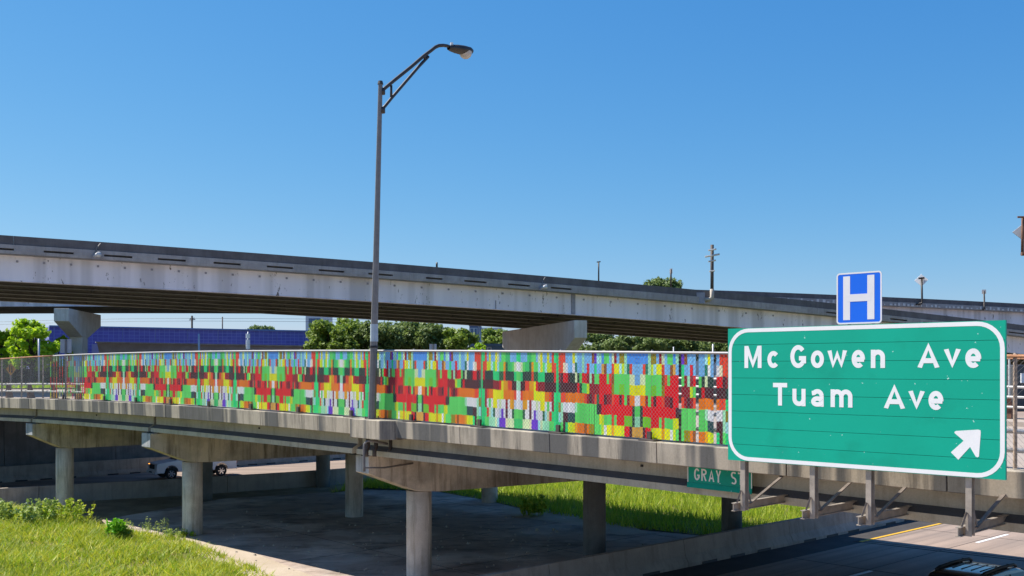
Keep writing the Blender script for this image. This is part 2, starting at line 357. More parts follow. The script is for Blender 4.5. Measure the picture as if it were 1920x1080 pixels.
# street level beyond the trench, reaching the horizon
SZ = 4.8; WV = -79.0
mb = MB()
pts = [V(-3000, WV, SZ), V(3000, WV, SZ), V(3000, WV-4500, SZ), V(-3000, WV-4500, SZ)]
mb.poly([tuple(p) for p in pts]); tag(mb.build('street_ground', concrete('street_paving', (.13, .125, .12), (.07, .07, .065), (.18, .17, .16), 0, .4)), kind='structure')
w_ = Off(); r = thing('retaining_wall', 'tall dark concrete retaining wall behind the sunken roadway', 'wall', loc=tuple(V(0, WV, RZ)))
for i in range(-12, 14):
    m_ = Off(); a = V(i*8+.02, WV+.15, 0); 
    m_.hexa([tuple(V(i*8+.02, WV+.3, RZ)), tuple(V(i*8+7.98, WV+.3, RZ)), tuple(V(i*8+7.98, WV-.3, RZ)), tuple(V(i*8+.02, WV-.3, RZ))],
            [tuple(V(i*8+.02, WV+.05, SZ+.1)), tuple(V(i*8+7.98, WV+.05, SZ+.1)), tuple(V(i*8+7.98, WV-.3, SZ+.1)), tuple(V(i*8+.02, WV-.3, SZ+.1))])
    m_.build('wall_panel', M_wall, r)
w_.hexa([tuple(V(-300, WV-.35, RZ)), tuple(V(400, WV-.35, RZ)), tuple(V(400, WV-.6, RZ)), tuple(V(-300, WV-.6, RZ))], [tuple(V(-300, WV-.35, SZ-.01)), tuple(V(400, WV-.35, SZ-.01)), tuple(V(400, WV-.6, SZ-.01)), tuple(V(-300, WV-.6, SZ-.01))])
w_.build('wall_core', M_wall, r)

# barriers: jersey profile segments as parts
def barrier(label, path, zf, h, seg, mat, slots=False, wid=.6, away=1, skirt=0):
    r = thing('concrete_barrier', label, 'barrier', loc=(path[0][0], path[0][1], zf(0)))
    pts = [Vector((p[0], p[1], 0)) for p in path]; L = [0]
    for a, b in zip(pts, pts[1:]): L.append(L[-1]+(b-a).length)
    def at(s):
        for i in range(len(pts)-1):
            if s <= L[i+1] or i == len(pts)-2:
                d = (pts[i+1]-pts[i]).normalized(); return pts[i]+d*(s-L[i]), d
    s = 0
    while s < L[-1]-.5:
        e = min(s+seg, L[-1]); m = Off(); ss = lin(s+.012, e-.012, 3)
        prof = [(-wid/2, 0), (-wid/2, .1), (-.16, .36), (-.09, h), (.09, h), (.16, .36), (wid/2, .1), (wid/2, 0)]
        if skirt: prof = [(-.14, -skirt), (-.14, .02), (-.12, h), (.12, h), (.14, .02), (.14, -skirt)]
        def fr(t, a, hh):
            p, d = at(t); n = Vector((-d.y, d.x, 0)); q = p+n*a; return (q.x, q.y, zf(t)+hh)
        sweep(m, prof, ss, fr)
        if slots:
            for q in lin(s+.7, e-.7, 2.1)[:-1]:
                m.hexa([fr(q, -wid/2-.02, .0), fr(q+.8, -wid/2-.02, 0), fr(q+.8, -wid/2+.05, 0), fr(q, -wid/2+.05, 0)], [fr(q, -wid/2-.004, .085), fr(q+.8, -wid/2-.004, .085), fr(q+.8, -wid/2+.05, .085), fr(q, -wid/2+.05, .085)], mi=1)
        m.build('barrier_segment', [mat, M_black], r); s = e
    return r
ba = V(sv((-3, 24.5))[0], -20.75, 0); bb = V(sv((6.8, 34.2))[0]+60, -20.75, 0)
barrier('long concrete median barrier beside the freeway shoulder with drain slots at its foot', [(bb.x, bb.y), (ba.x, ba.y)][::-1], lambda s: 0.01, .84, 6.1, M_barrier, True, away=1)
barrier('thin concrete parapet between the apron and the sunken roadway', [(p.x, p.y) for p in NBp], lambda s: -.3+min(.3, s*.011), .78, 9, M_barrier, skirt=1.3)
fb0 = Vector((-27.3, 78, 0)); d_ = Vector((FX, FY, 0))
barrier('tall concrete wall barrier on the far side of the sunken roadway', [tuple((fb0-d_*60)[:2]), tuple((fb0+d_*70)[:2])], lambda s: RZ, 1.07, 8, M_barrier, True)

# ------------------------------------------------------------------ Gray Street bridge
T0, T1 = -57.0, 26.0
br = thing('road_bridge', 'low concrete road bridge on round columns carrying the coloured fence', 'bridge', loc=tuple(G(0, 0, 0)))
t = T0
while t < T1-.1:                           # kerb blocks
    m = Off(); e = min(t+3.04, T1); ts = lin(t+.008, e-.008, 1.1)
    sweep(m, [(-.27, -.0), (-.25, -.45), (.34, -.45), (.34, 0)], ts); m.build('kerb_block', M_kerb, br, bevel=.012); t = e
m = Off(); sweep(m, [(.345, -.02), (.345, -.42), (16.6, -.42), (16.6, -.02), (15.0, -.02), (14.98, -.16), (9, -.06), (1.9, -.16), (1.88, -.02)], lin(T0, T1, 2.5)); m.build('deck', M_deck, br)
m = Off(); sweep(m, [(16.605, 0), (16.605, -.45), (17.1, -.45), (17.1, 0)], lin(T0, T1, 2.5)); m.build('far_kerb', M_deck, br)
bents = [((-20.3, 47.2), (-15.3, 51.8), (-10.3, 56.7), 1.55), ((-12.2, 39.7), (-6.75, 44.5), (-1.06, 49.2), 1.8), ((-2.8, 31.3), (2.75, 34.7), (8.24, 39.0), 1.9)]
btj = []                                   # skewed girder joints, (t at a=0, dt per a)
for A, B_, C_, ov in bents:
    def ta(p): dx, dy = p[0]-RX, p[1]-RY; det = UX*NY-UY*NX; return ((dx*NY-dy*NX)/det, (UX*dy-UY*dx)/det)
    (t1, a1), (t2, a2) = ta(A), ta(C_); k = (t2-t1)/(a2-a1); btj.append((t1-k*a1, k))
spans = [(None, btj[0]), (btj[0], btj[1]), (btj[1], btj[2]), (btj[2], None)]
GP = [(-.09, -.44), (-.09, -.80), (-.31, -.92), (-.31, -1.07), (.31, -1.07), (.31, -.92), (.09, -.80), (.09, -.44)]
for gi in range(8):
    ac = .52+gi*2.24
    for s0, s1 in spans:
        ta_ = T0 if s0 is None else s0[0]+s0[1]*ac+.1; tb_ = T1 if s1 is None else s1[0]+s1[1]*ac-.1
        m = Off(); sweep(m, [(ac+a, h) for a, h in GP], lin(ta_, tb_, 3), mats=[0, 1, 0, 0, 0, 1, 0, 0])
        m.build('girder', [M_girder, M_flange_top], br)
m = Off()                                  # little scupper stubs and lifting holes on the outer girder
for px, py in ((162, 781), (465, 805), (1182, 882)):
    tt_ = tpx(px); 
    m.box(tt_-.03, tt_+.03, .40, .45, -.64, -.59, fn=G)
m.build('weep_hole', M_black, br)
capdefs = []
for bi, (A, B_, C_, ov) in enumerate(bents):
    A = Vector((*A, 0)); B2 = Vector((*B_, 0)); C2 = Vector((*C_, 0)); d = (C2-A).normalized(); n = Vector((d.y, -d.x, 0))
    def zt(p): dx, dy = p.x-RX, p.y-RY; det = UX*NY-UY*NX; return zk((dx*NY-dy*NX)/det)-1.12
    E0 = A-d*ov; E1 = C2+d*ov; L = (E1-E0).length; m = Off()
    st = [0, ov-.3, ov+.5, L*.5, L-ov-.5, L-ov+.3, L]; dep = [.52, 1.12, 1.18, 1.18, 1.18, 1.12, .52]
    prof = []
    base = len(m.v)
    for s_, dp in zip(st, dep):
        p = E0+d*s_; z = zt(p)
        for sd in (-.42, .42):
            q = p+n*sd; m.v += [(q.x, q.y, z), (q.x, q.y, z-dp)]
    for i in range(len(st)-1):
        a = base+4*i; b_ = a+4
        for f in ((a, a+1, b_+1, b_), (a+2, b_+2, b_+3, a+3), (a, b_, b_+2, a+2), (a+1, a+3, b_+3, b_+1)): m.f.append(f); m.uv.append(None); m.mi.append(0)
    m.f += [(base, base+2, base+3, base+1), (b_, b_+1, b_+3, b_+2)]; m.uv += [None]*2; m.mi += [1, 0]
    m.build('bent_cap', [M_cap, M_capend_lit], br, bevel=.02)
    m = Off()
    for gi in range(8):                    # bearing pads
        ac = .52+gi*2.24; tj = btj[bi][0]+btj[bi][1]*ac
        for sg in (-.28, .28): m.box(tj+sg-.12, tj+sg+.12, ac-.2, ac+.2, -1.125, -1.065, fn=G)
    m.build('bearing_pad', M_black, br)
    for ci, c in enumerate((A, B2, C2)):
        zc = zt(c)-1.15; m = Off(); N_ = 28
        zz = [-.5, .02, zc*.5, zc]
        m.tube([(c.x, c.y, z) for z in zz], .38, N_)
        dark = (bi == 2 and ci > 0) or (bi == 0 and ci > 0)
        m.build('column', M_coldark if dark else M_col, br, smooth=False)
for o in br.children:
    if o.name.startswith('column'):
        for p in o.data.polygons: p.use_smooth = len(p.vertices) == 4
# pedestal under the lamp
m = Off(); ta_, tb_ = tpx(676), tpx(756); zc0 = 0
pl = [(ta_, -.27), (ta_+.33, -.62), (tb_-.25, -.62), (tb_, -.27), (tb_, .3), (ta_, .3)]
m.mesh([G(a, b_, -.5) for a, b_ in pl]+[G(a, b_, .012) for a, b_ in pl], [tuple(range(6)), tuple(range(11, 5, -1))]+[(i, i+6, (i+1) % 6+6, (i+1) % 6) for i in range(6)])
m.build('lamp_pedestal', M_kerb, br, bevel=.012)
# drain pipes at the joint
m = Off(); Dp = 28.4
m.tube([P(726, 832, 29), P(700, 827, Dp), P(688, 827, Dp), P(683, 833, Dp), P(682.5, 845, Dp), P(682.5, 876, Dp), P(683, 884, Dp)], .035, 8)
m.tube([P(684, 877, Dp), P(720, 877, 29.2), P(790, 866, 31.2)], .028, 6); m.build('conduit', M_galv, br, smooth=True)
m = Off()
for px in (690, 705, 733): m.tube([P(px, 812, 29.2), P(px, 838, 29.2), P(px-3, 846, 29.0), P(px-3, 856, 29.0)], .06, 8)
m.build('drain_pipe', M_brktdark, br, smooth=True)
# near and far bridge rail
def rail(a0, ts, heights, label, lcat='railing', mat=M_rust, matr=M_white_pipe):
    r = thing('bridge_railing', label, lcat, loc=tuple(G(ts[0], a0, 0)))
    for h in heights:
        m = Off(); m.tube([G(t, a0, h) for t in lin(ts[0], ts[1], 2.5)], .045, 6); m.build('rail', matr, r, smooth=True)
    for t in lin(ts[0]+.5, ts[1], 2.62)[:-1]:
        m = Off(); m.hexa([G(t-.13, a0+.02, -.0), G(t+.13, a0+.02, 0), G(t+.13, a0+.3, 0), G(t-.13, a0+.3, 0)], [G(t-.1, a0+.05, .7), G(t+.1, a0+.05, .7), G(t+.1, a0+.12, .7), G(t-.1, a0+.12, .7)]); m.build('post', mat, r)
rail(.16, (tpx(-40), tpx(1990)), (.63, .31), 'low rusty brown bridge rail with two pipes standing behind the chain link fence')
rail(16.5, (-50, 24), (1.0, .68, .36), 'low pale pipe rail along the far kerb of the road bridge')

# ------------------------------------------------------------------ chain link fence with coloured slats
fe = thing('mural_fence', 'chain link fence woven with coloured slats making a bright pixel mural', 'fence', loc=tuple(G(0, 0, 0)))
def GF(t, a, fr):                           # fr 0..1 between kerb and top rail
    p = G(t, a, 0); return Vector((p.x, p.y, p.z+.02+fr*(ztop(t)-p.z-.02)))
tA, tM, tB = tpx(-40), tpx(100), tpx(1990)
m = Off(); m.tube([GF(t, 0, 1) for t in lin(tA, tM, 1.5)], .028, 8); m.build('top_rail', M_rustlight, fe, smooth=True)
m = Off(); m.tube([GF(t, 0, 1) for t in lin(tM, tpx(1886), 1.5)], .027, 8); m.build('top_rail', M_fencepipe, fe, smooth=True)
m = Off(); m.tube([GF(t, 0, 1) for t in lin(tpx(1886), tB, 1.5)], .028, 8); m.build('top_rail', M_rustlight, fe, smooth=True)
posts = [tpx(-38), tpx(2), tpx(39), tpx(79), tpx(121.5)]; tp_ = tpx(1050); q = tp_
extra = []
while q > posts[-1]+1.5: extra.append(q); q -= 2.62
q = tp_+2.62
while q < tB: extra.append(q); q += 2.62
extra.append(tpx(1902))
for t in posts+extra:
    m = Off(); left = t < tpx(110) or t > tpx(1880)
    m.tube([GF(t, .035, 0), GF(t, .035, 1.0)], .035, 8); m.tube([GF(t, .035, 1.0), GF(t, .035, 1.03)], [.045, .02], 8)
    m.build('post', M_tanpost if left else M_galv, fe)
    if not left:
        m = Off(); m.box(t-.2, t+.2, -.2, .12, 0, .035, fn=G); m.box(t-.05, t+.05, -.1, -.04, .03, .2, fn=G); m.build('anchor_plate', M_brktdark, fe)
# wires
m = Off(); sp = .09; H = 1.86
for dirn in (1, -1):
    t = tA-2
    while t < tB+2:
        a_, b_ = (t, t+H*.95) if dirn > 0 else (t+H*.95, t)
        f0, f1 = 0, 1
        # clip to the fence length
        if min(a_, b_) >= tA and max(a_, b_) <= tB:
            y_ = -.012 if dirn > 0 else -.016
            pts = [GF(a_, y_, 0), GF((a_+b_)/2, y_, .5), GF(b_, y_, .985)]
            for p0, p1 in zip(pts, pts[1:]): m.bar(p0, p1, .0034, .0034)
        t += sp
o = m.build('chain_link_mesh', M_wire, fe); o['kind'] = 'stuff'
m2 = ["GbbbggllbpybbybRGG", "wplggDOllcylcYYRRG", "lGddddRDDGGGddddrG", "mnnRROOyrkkknnnnnG", "wRoooooYyyyyooRkGG", "wVOOwkwwpwyywlwkGG", "llDwwnwvVwwDcpRGGG", "ggpppevvvcpmmmllGG"]
m1 = ["RRRbbbycbbmbbbuvcmBllbpkbUUmBBBB", "RRewbbwtbbmbrbbGbbqubbRyycYmtRbb", "knrrnddpdlrrkmkllrrrlRullllllppb", "dnnnnnnnrdllYkkkkrrrrrUllhhllyyy",
      "GRRooooooooRknkRDrrnkkRrrnrlkoow", "UmwwwwwmlllllllldnrrrrrrrrrrrrdlX"[:32], "cmnnxxxllllllllllyYlllRlrrrhhhdm", "GlnGYYyOooouoUUlllYwyyOyyyYrrnqq"]
half = [a+b_ for a, b_ in zip(m2, m1)]       # 50 cells from motif 2 centre to motif 1 centre
ctr = [(1195+0, 9.17), (972, 5.59), (787, 1.96), (640, -1.48), (512, -5.01), (405, -8.42), (315, -11.71), (232, -15.14), (148, -19.1)]
tc_ = [tpx(1195)+7.2, tpx(1195)+3.6]+[tpx(p) for p, _ in ctr]     # motif centres: index 0 = motif1
def tcell(k):                                # k cells to the left of motif centre 0
    i = k/50.0; j = int(math.floor(i)); j = max(0, min(j, len(tc_)-2)); return tc_[j]+(tc_[j+1]-tc_[j])*(i-j)
def cellcol(k):                               # k in half cells index: centre 0 is motif 1
    kk = k % 100; idx = 49-kk if kk < 50 else kk-50
    return [row[idx] for row in half]
slats = []
tend = tpx(1880); 
k = 0
while True:
    t = tcell(k+.5)
    if t < tpx(157): break
    if t < tend:
        px = 960+F*G(t, 0, 0).x/G(t, 0, 0).y
        gap = (t > tpx(1249) and int(k) % 6 == 0)
        if not gap: slats.append((t, cellcol(k), abs(tcell(k)-tcell(k+1))*.97))
    k += 1
kL = k
for i in range(9): slats.append((tcell(kL)-.13-.3*i*.62, cellcol(kL+2*i), .045))
for px in (95, 101, 106, 112, 117, 126): slats.append((tpx(px), cellcol(int(kL+14+px % 5)), .04))
slats.sort(key=lambda s: -s[0])
stuff = Off()
for i, (t, cols, wd) in enumerate(slats):
    m = Off() if i < 300 else stuff
    jz = random.uniform(-.006, .006); tw = random.uniform(-.005, .003); ay = random.uniform(0, .005)
    h0 = .012; h1 = .985; rows = [h1-(h1-h0)*(j/8.0) for j in range(9)]
    vs = []
    for j, fr in enumerate(rows):
        f_ = min(.99, fr+jz if 0 < j < 8 else fr)
        vs += [GF(t-wd/2, ay+tw, f_), GF(t+wd/2, ay-tw, f_), GF(t+wd/2, ay-tw+.006, f_), GF(t-wd/2, ay+tw+.006, f_)]
    for j in range(8):
        a = 4*j; b_ = a+4; mi = PI_[cols[j]]
        vv = vs[a:a+4]+vs[b_:b_+4]
        m.mesh(vv, [(0, 4, 5, 1), (1, 5, 6, 2), (2, 6, 7, 3), (3, 7, 4, 0)], mi=mi)
    if i < 300: m.build('slat', PM, fe)
o = stuff.build('slats', PM, fe); o['kind'] = 'stuff'
# mound of tall weeds etc. come later; plain fence on the far side of the deck
fr_ = thing('chain_link_fence', 'plain chain link fence along the far side of the road bridge', 'fence', loc=tuple(G(10, 16.85, 0)))
m = Off(); m.tube([G(t, 16.85, 1.9) for t in lin(9, 25, 4)], .03, 6); m.build('top_rail', M_rustlight, fr_)
for t in lin(9, 25, 2.6):
    m = Off(); m.tube([G(t, 16.85, 0), G(t, 16.85, 1.9)], .03, 6); m.build('post', M_white_pipe, fr_)

# ------------------------------------------------------------------ street lamp
lb = P(697.5, 787, 28.75); lt = P(713.3, 158, 28.6)
la = thing('street_lamp', 'tall tapered grey lamp post with truss arm standing on the bridge pedestal', 'street lamp', loc=tuple(lb))
m = Off(); m.tube([lb, lb+(lt-lb)*.5, lt], [.115, .083, .06], 8); m.build('pole', M_galv, la)
m = Off(); m.tube([lt, lt+Vector((0, 0, .09))], [.085, .06], 10); m.build('pole_cap', M_galvd, la)
m = Off(); m.tube([lb, lb+Vector((0, 0, .03))], .22, 12)
for k in range(4):
    q = lb+Vector((math.cos(k*1.57+.7)*.2, math.sin(k*1.57+.7)*.2, 0)); m.tube([q, q+Vector((0, 0, .1))], .02, 6)
m.build('base_plate', M_brktdark, la)
q = lb+(lt-lb)*((785-648)/627.); m = Off(); m.tube([q-Vector((0, 0, .03)), q+Vector((0, 0, .03))], .12, 10); m.build('strap', M_black, la)
q = lb+(lt-lb)*((785-622)/627.); m = Off(); m.tube([q-Vector((0, 0, .24)), q+Vector((0, 0, .24))], [.108, .106], 8); m.build('painted_band', plain('blue_grey_band', (.40, .48, .55), .6), la)
def LP(px, py):                             # picture point on the vertical plane of the arm
    x0, y0 = lt.x, lt.y; mm = (px-960)/F; L_ = (mm*y0-x0)/(NX-mm*NY); D = y0+NY*L_; return Vector((x0+NX*L_, D, CZ+(HY-py)*D/F))
def ribbon(ptsx, rad, name, mat, n=8):
    m = Off(); m.tube([LP(*p) for p in ptsx], rad, n); return m.build(name, mat, la, smooth=True)
ribbon([(716, 170), (722, 165), (740, 150), (770, 126), (795, 104.5), (808, 95), (816, 88.5), (823, 85.5), (831, 85), (838, 86), (846, 89)], .05, 'upper_arm', M_galvd)
ribbon([(716, 205), (722, 199), (735, 183), (760, 154), (785, 125), (803, 106)], .045, 'lower_arm', M_galvd)
ribbon([(733.5, 160), (733.5, 184)], .035, 'strut', M_galvd); ribbon([(796.5, 104), (796.5, 111)], .035, 'strut', M_galvd)
for y in (171, 206): ribbon([(716.5, y-4), (716.5, y+6)], .085, 'clamp', M_galvd)
# cobra head: loft of ellipses along the arm direction
hm = Off(); A0 = LP(841, 90); A1 = LP(885, 96)
st = [(0, .07, .07, .0), (.12, .12, .11, 0), (.35, .17, .14, -.01), (.6, .2, .15, -.02), (.85, .17, .13, -.02), (.97, .1, .09, -.02), (1, .03, .03, -.02)]
sx = Vector((NY, -NX, 0)); hb = len(hm.v); nn = 14
for s_, wy, wz, dz in st:
    p = A0.lerp(A1, s_)
    for k in range(nn):
        a = 2*math.pi*k/nn; zz = math.sin(a)*wz; zz = zz if zz > 0 else zz*.8
        hm.v.append(tuple(p+sx*math.cos(a)*wy+Vector((0, 0, zz+dz))))
for i in range(len(st)-1):
    for k in range(nn): hm.f.append((hb+i*nn+k, hb+i*nn+(k+1) % nn, hb+(i+1)*nn+(k+1) % nn, hb+(i+1)*nn+k)); hm.uv.append(None); hm.mi.append(0)
hd = hm.build('lamp_head', M_galvd, la, smooth=True)
gm = Off(); c = LP(873, 97)
rings = [(.0, .19), (-.08, .185), (-.15, .15), (-.2, .08), (-.215, .01)]; gb = len(gm.v)
for dz, rr in rings:
    for k in range(16):
        a = 2*math.pi*k/16; gm.v.append((c.x+math.cos(a)*rr, c.y+math.sin(a)*rr, c.z+dz))
for i in range(len(rings)-1):
    for k in range(16): gm.f.append((gb+i*16+k, gb+i*16+(k+1) % 16, gb+(i+1)*16+(k+1) % 16, gb+(i+1)*16+k)); gm.uv.append(None); gm.mi.append(0)
gm.build('glass_globe', M_lens, la, smooth=True)
m = Off(); p = LP(847, 84.5); m.tube([p-Vector((0, 0, .03)), p+Vector((0, 0, .07))], .045, 8); m.build('photocell', M_white, la)

# ------------------------------------------------------------------ big green sign
S1 = P(1365, 863, 19.4); S2 = P(1885.5, 900, 15.87); S1.z = S2.z = CZ-1.715
SD = (S2-S1); SW = SD.length; SD.normalize(); SN = Vector((SD.y, -SD.x, 0)); SH = 2.45      # SN faces the camera
if SN.y > 0: SN = -SN
def SG(x, z, out=0): return S1+SD*x+SN*out+Vector((0, 0, z))
def sgn(px, py):                             # picture -> sign plane coordinates
    mm = (px-960)/F; x = (mm*S1.y-S1.x)/(SD.x-mm*SD.y); D = S1.y+SD.y*x; return x, CZ+(HY-py)*D/F-S1.z
sg = thing('highway_sign', 'big green freeway exit sign with white McGowen Ave, Tuam Ave and arrow', 'highway sign', loc=tuple(S1))
NP = 8; ph = SH/NP
for i in range(NP):
    m = Off(); m.hexa([SG(0, i*ph+.003, -.05), SG(SW, i*ph+.003, -.05), SG(SW, i*ph+.003, 0), SG(0, i*ph+.003, 0)], [SG(0, (i+1)*ph-.003, -.05), SG(SW, (i+1)*ph-.003, -.05), SG(SW, (i+1)*ph-.003, 0), SG(0, (i+1)*ph-.003, 0)]); m.build('plank', M_green, sg)
m = Off(); m.hexa([SG(.02, .02, -.06), SG(SW-.02, .02, -.06), SG(SW-.02, .02, -.03), SG(.02, .02, -.03)], [SG(.02, SH-.02, -.06), SG(SW-.02, SH-.02, -.06), SG(SW-.02, SH-.02, -.03), SG(.02, SH-.02, -.03)]); m.build('backing', M_black, sg)
def rring(x0, x1, z0, z1, r, wd, fn, out, n=8):
    def loop(ins):
        pts = []; rr = r-ins
        for cx, cz, a0 in ((x1-r, z1-r, 0), (x0+r, z1-r, 90), (x0+r, z0+r, 180), (x1-r, z0+r, 270)):
            for k in range(n+1):
                a = math.radians(a0+90*k/n); pts.append((cx+rr*math.cos(a), cz+rr*math.sin(a)))
        return pts
    o_, i_ = loop(0), loop(wd); L_ = len(o_); m = Off()
    vs = [fn(x, z, out) for x, z in o_]+[fn(x, z, out) for x, z in i_]+[fn(x, z, 0) for x, z in o_]+[fn(x, z, 0) for x, z in i_]
    fs = []
    for k in range(L_):
        k2 = (k+1) % L_; fs += [(k, k2, L_+k2, L_+k), (k, 2*L_+k, 2*L_+k2, k2), (L_+k, L_+k2, 3*L_+k2, 3*L_+k)]
    m.mesh(vs, fs); return m
rring(.012, SW-.012, .012, SH-.012, .42, .068, SG, .0022).build('border', M_white, sg)
def arc(cx, cz, rx, rz, a0, a1, n=14): return [(cx+rx*math.cos(math.radians(a0+(a1-a0)*k/n)), cz+rz*math.sin(math.radians(a0+(a1-a0)*k/n))) for k in range(n+1)]
def glyph(ch, w, h, s):
    e = s/2; X0, X1, Z0, Z1 = e, w-e, e, h-e; cx, cz = w/2, h/2; rx, rz = w/2-e, h/2-e
    if ch == 'M': return [[(X0, 0), (X0, h)], [(X1, 0), (X1, h)], [(X0+.1*s, h), (cx, .12*h), (X1-.1*s, h)]]
    if ch == 'c': return [arc(cx, cz, rx, rz, 42, 318, 20)]
    if ch == 'o': return [arc(cx, cz, rx, rz, 0, 360, 24)]
    if ch == 'G': return [arc(cx, cz, rx, rz, 40, 345, 22), [(cx+.05*w, .42*h), (w, .42*h)], [(X1, .42*h), (X1, .2*h)]]
    if ch == 'e': return [arc(cx, cz, rx, rz, -6, 312, 22), [(X0, .47*h), (w-.2*s, .47*h)]]
    if ch == 'w': return [[(X0, h), (w*.29, e*.7), (cx, h*.85), (w*.71, e*.7), (X1, h)]]
    if ch == 'v': return [[(X0, h), (cx, e*.8), (X1, h)]]
    if ch == 'A': return [[(X0, 0), (cx, h-e*.8), (X1, 0)], [(w*.2, .29*h), (w*.8, .29*h)]]
    if ch == 'n': return [[(X0, 0), (X0, h)], arc(cx, h-rx-e, rx, rx, 170, 0, 12)+[(X1, 0)]]
    if ch == 'u': return [[(X1, 0), (X1, h)], [(X0, h)]+arc(cx, rx+e, rx, rx, 180, 350, 12)]
    if ch == 'm':
        r2 = (w/2-e)/2; return [[(X0, 0), (X0, h)], arc(X0+r2, h-r2-e, r2, r2, 170, 0, 10)+[(cx, 0)], arc(cx+r2, h-r2-e, r2, r2, 170, 0, 10)+[(X1, 0)]]
    if ch == 'a': return [[(X1, 0), (X1, h*.62)], [(w*.06, h*.76)]+arc(cx, h*.62, rx, h*.38-e, 140, 0, 10), arc(cx-.0*w, h*.29, rx*.98, h*.29-e*.9, 20, 335, 16)]
    if ch == 'T': return [[(0, h-e), (w, h-e)], [(cx, 0), (cx, h-e)]]
    if ch == 'Y': return [[(X0, h), (cx, h*.45), (X1, h)], [(cx, 0), (cx, h*.47)]]
    if ch == 'R': return [[(X0, 0), (X0, h)], [(X0, Z1)]+arc(w*.5, h*.74, w*.5-e, h*.26-e, 90, -90, 12)+[(X0, h*.48+e)], [(w*.45, h*.5), (X1, 0)]]
    if ch == 'S': return [arc(cx, h*.74, rx, h*.26-e*.6, 35, 270, 14)+arc(cx, h*.27, rx, h*.27-e*.6, 90, -145, 14)[1:]]
    if ch == 'H': return [[(X0, 0), (X0, h)], [(X1, 0), (X1, h)], [(X0, cz), (X1, cz)]]
def letter(ch, x0, x1, z0, h, s, fn, par, mat, out=.0022):
    m = Off(); w_ = x1-x0
    for gi, pl in enumerate(glyph(ch, w_, h, s)):
        o_ = out+gi*.0007; n = len(pl); closed = n > 3 and math.hypot(pl[0][0]-pl[-1][0], pl[0][1]-pl[-1][1]) < 1e-6
        L_, R_ = [], []
        for i in range(n):
            pa = Vector(pl[i-1] if i else (pl[-2] if closed else pl[0])); pb = Vector(pl[i]); pc = Vector(pl[i+1] if i < n-1 else (pl[1] if closed else pl[-1]))
            d1 = (pb-pa).normalized() if (pb-pa).length > 1e-9 else (pc-pb).normalized(); d2 = (pc-pb).normalized() if (pc-pb).length > 1e-9 else d1
            t_ = (d1+d2).normalized() if (d1+d2).length > 1e-6 else d1; nn_ = Vector((-t_.y, t_.x)); k = min(1/max(.3, nn_.dot(Vector((-d1.y, d1.x)))), 2.2)
            L_.append(pb+nn_*s/2*k); R_.append(pb-nn_*s/2*k)
        cl = lambda p: (x0+min(max(p.x, -.02*w_), 1.02*w_), z0+min(max(p.y, -.0), h))
        vs = [fn(*cl(p), o_) for p in L_]+[fn(*cl(p), o_) for p in R_]+[fn(*cl(p), 0) for p in L_]+[fn(*cl(p), 0) for p in R_]
        fs = []
        for i in range(n-1): fs += [(i, i+1, n+i+1, n+i), (i, 2*n+i, 2*n+i+1, i+1), (n+i, n+i+1, 3*n+i+1, 3*n+i)]
        m.mesh(vs, fs)
    m.build('letter', mat, par)
zb1 = 1.715; CH = .405; XH = .305; ST = .079
for ch, a, b_ in (('M', 1396, 1428), ('c', 1439, 1461.5), ('G', 1482, 1511.5), ('o', 1520.5, 1545), ('w', 1551.5, 1588.5), ('e', 1597, 1622), ('n', 1633, 1659.5), ('A', 1720, 1762), ('v', 1769.5, 1802), ('e', 1810, 1840)):
    letter(ch, sgn(a, 680)[0], sgn(b_, 680)[0], zb1, CH if ch.isupper() else XH, ST, SG, sg, M_white)
zb2 = 1.715-.672
for ch, a, b_ in (('T', 1449.5, 1476), ('u', 1486, 1510.5), ('a', 1521, 1544.5), ('m', 1557.5, 1598.5), ('A', 1657, 1697.5), ('v', 1703, 1734.5), ('e', 1741, 1769)):
    letter(ch, sgn(a, 750)[0], sgn(b_, 750)[0], zb2, CH if ch.isupper() else XH, ST, SG, sg, M_white)
ap = [sgn(*p) for p in ((1838.6, 807), (1839, 812), (1835.6, 856), (1833, 857.5), (1829.5, 856), (1819, 838), (1797, 862), (1783, 848), (1807, 826.5), (1790, 812), (1790, 809.5), (1793, 808), (1834, 805.5))]
m = Off(); n = len(ap); m.mesh([SG(x, z, .0025) for x, z in ap]+[SG(x, z, 0) for x, z in ap], [tuple(range(n))]+[(i, (i+1) % n, n+(i+1) % n, n+i) for i in range(n)]); m.build('arrow', M_white, sg)
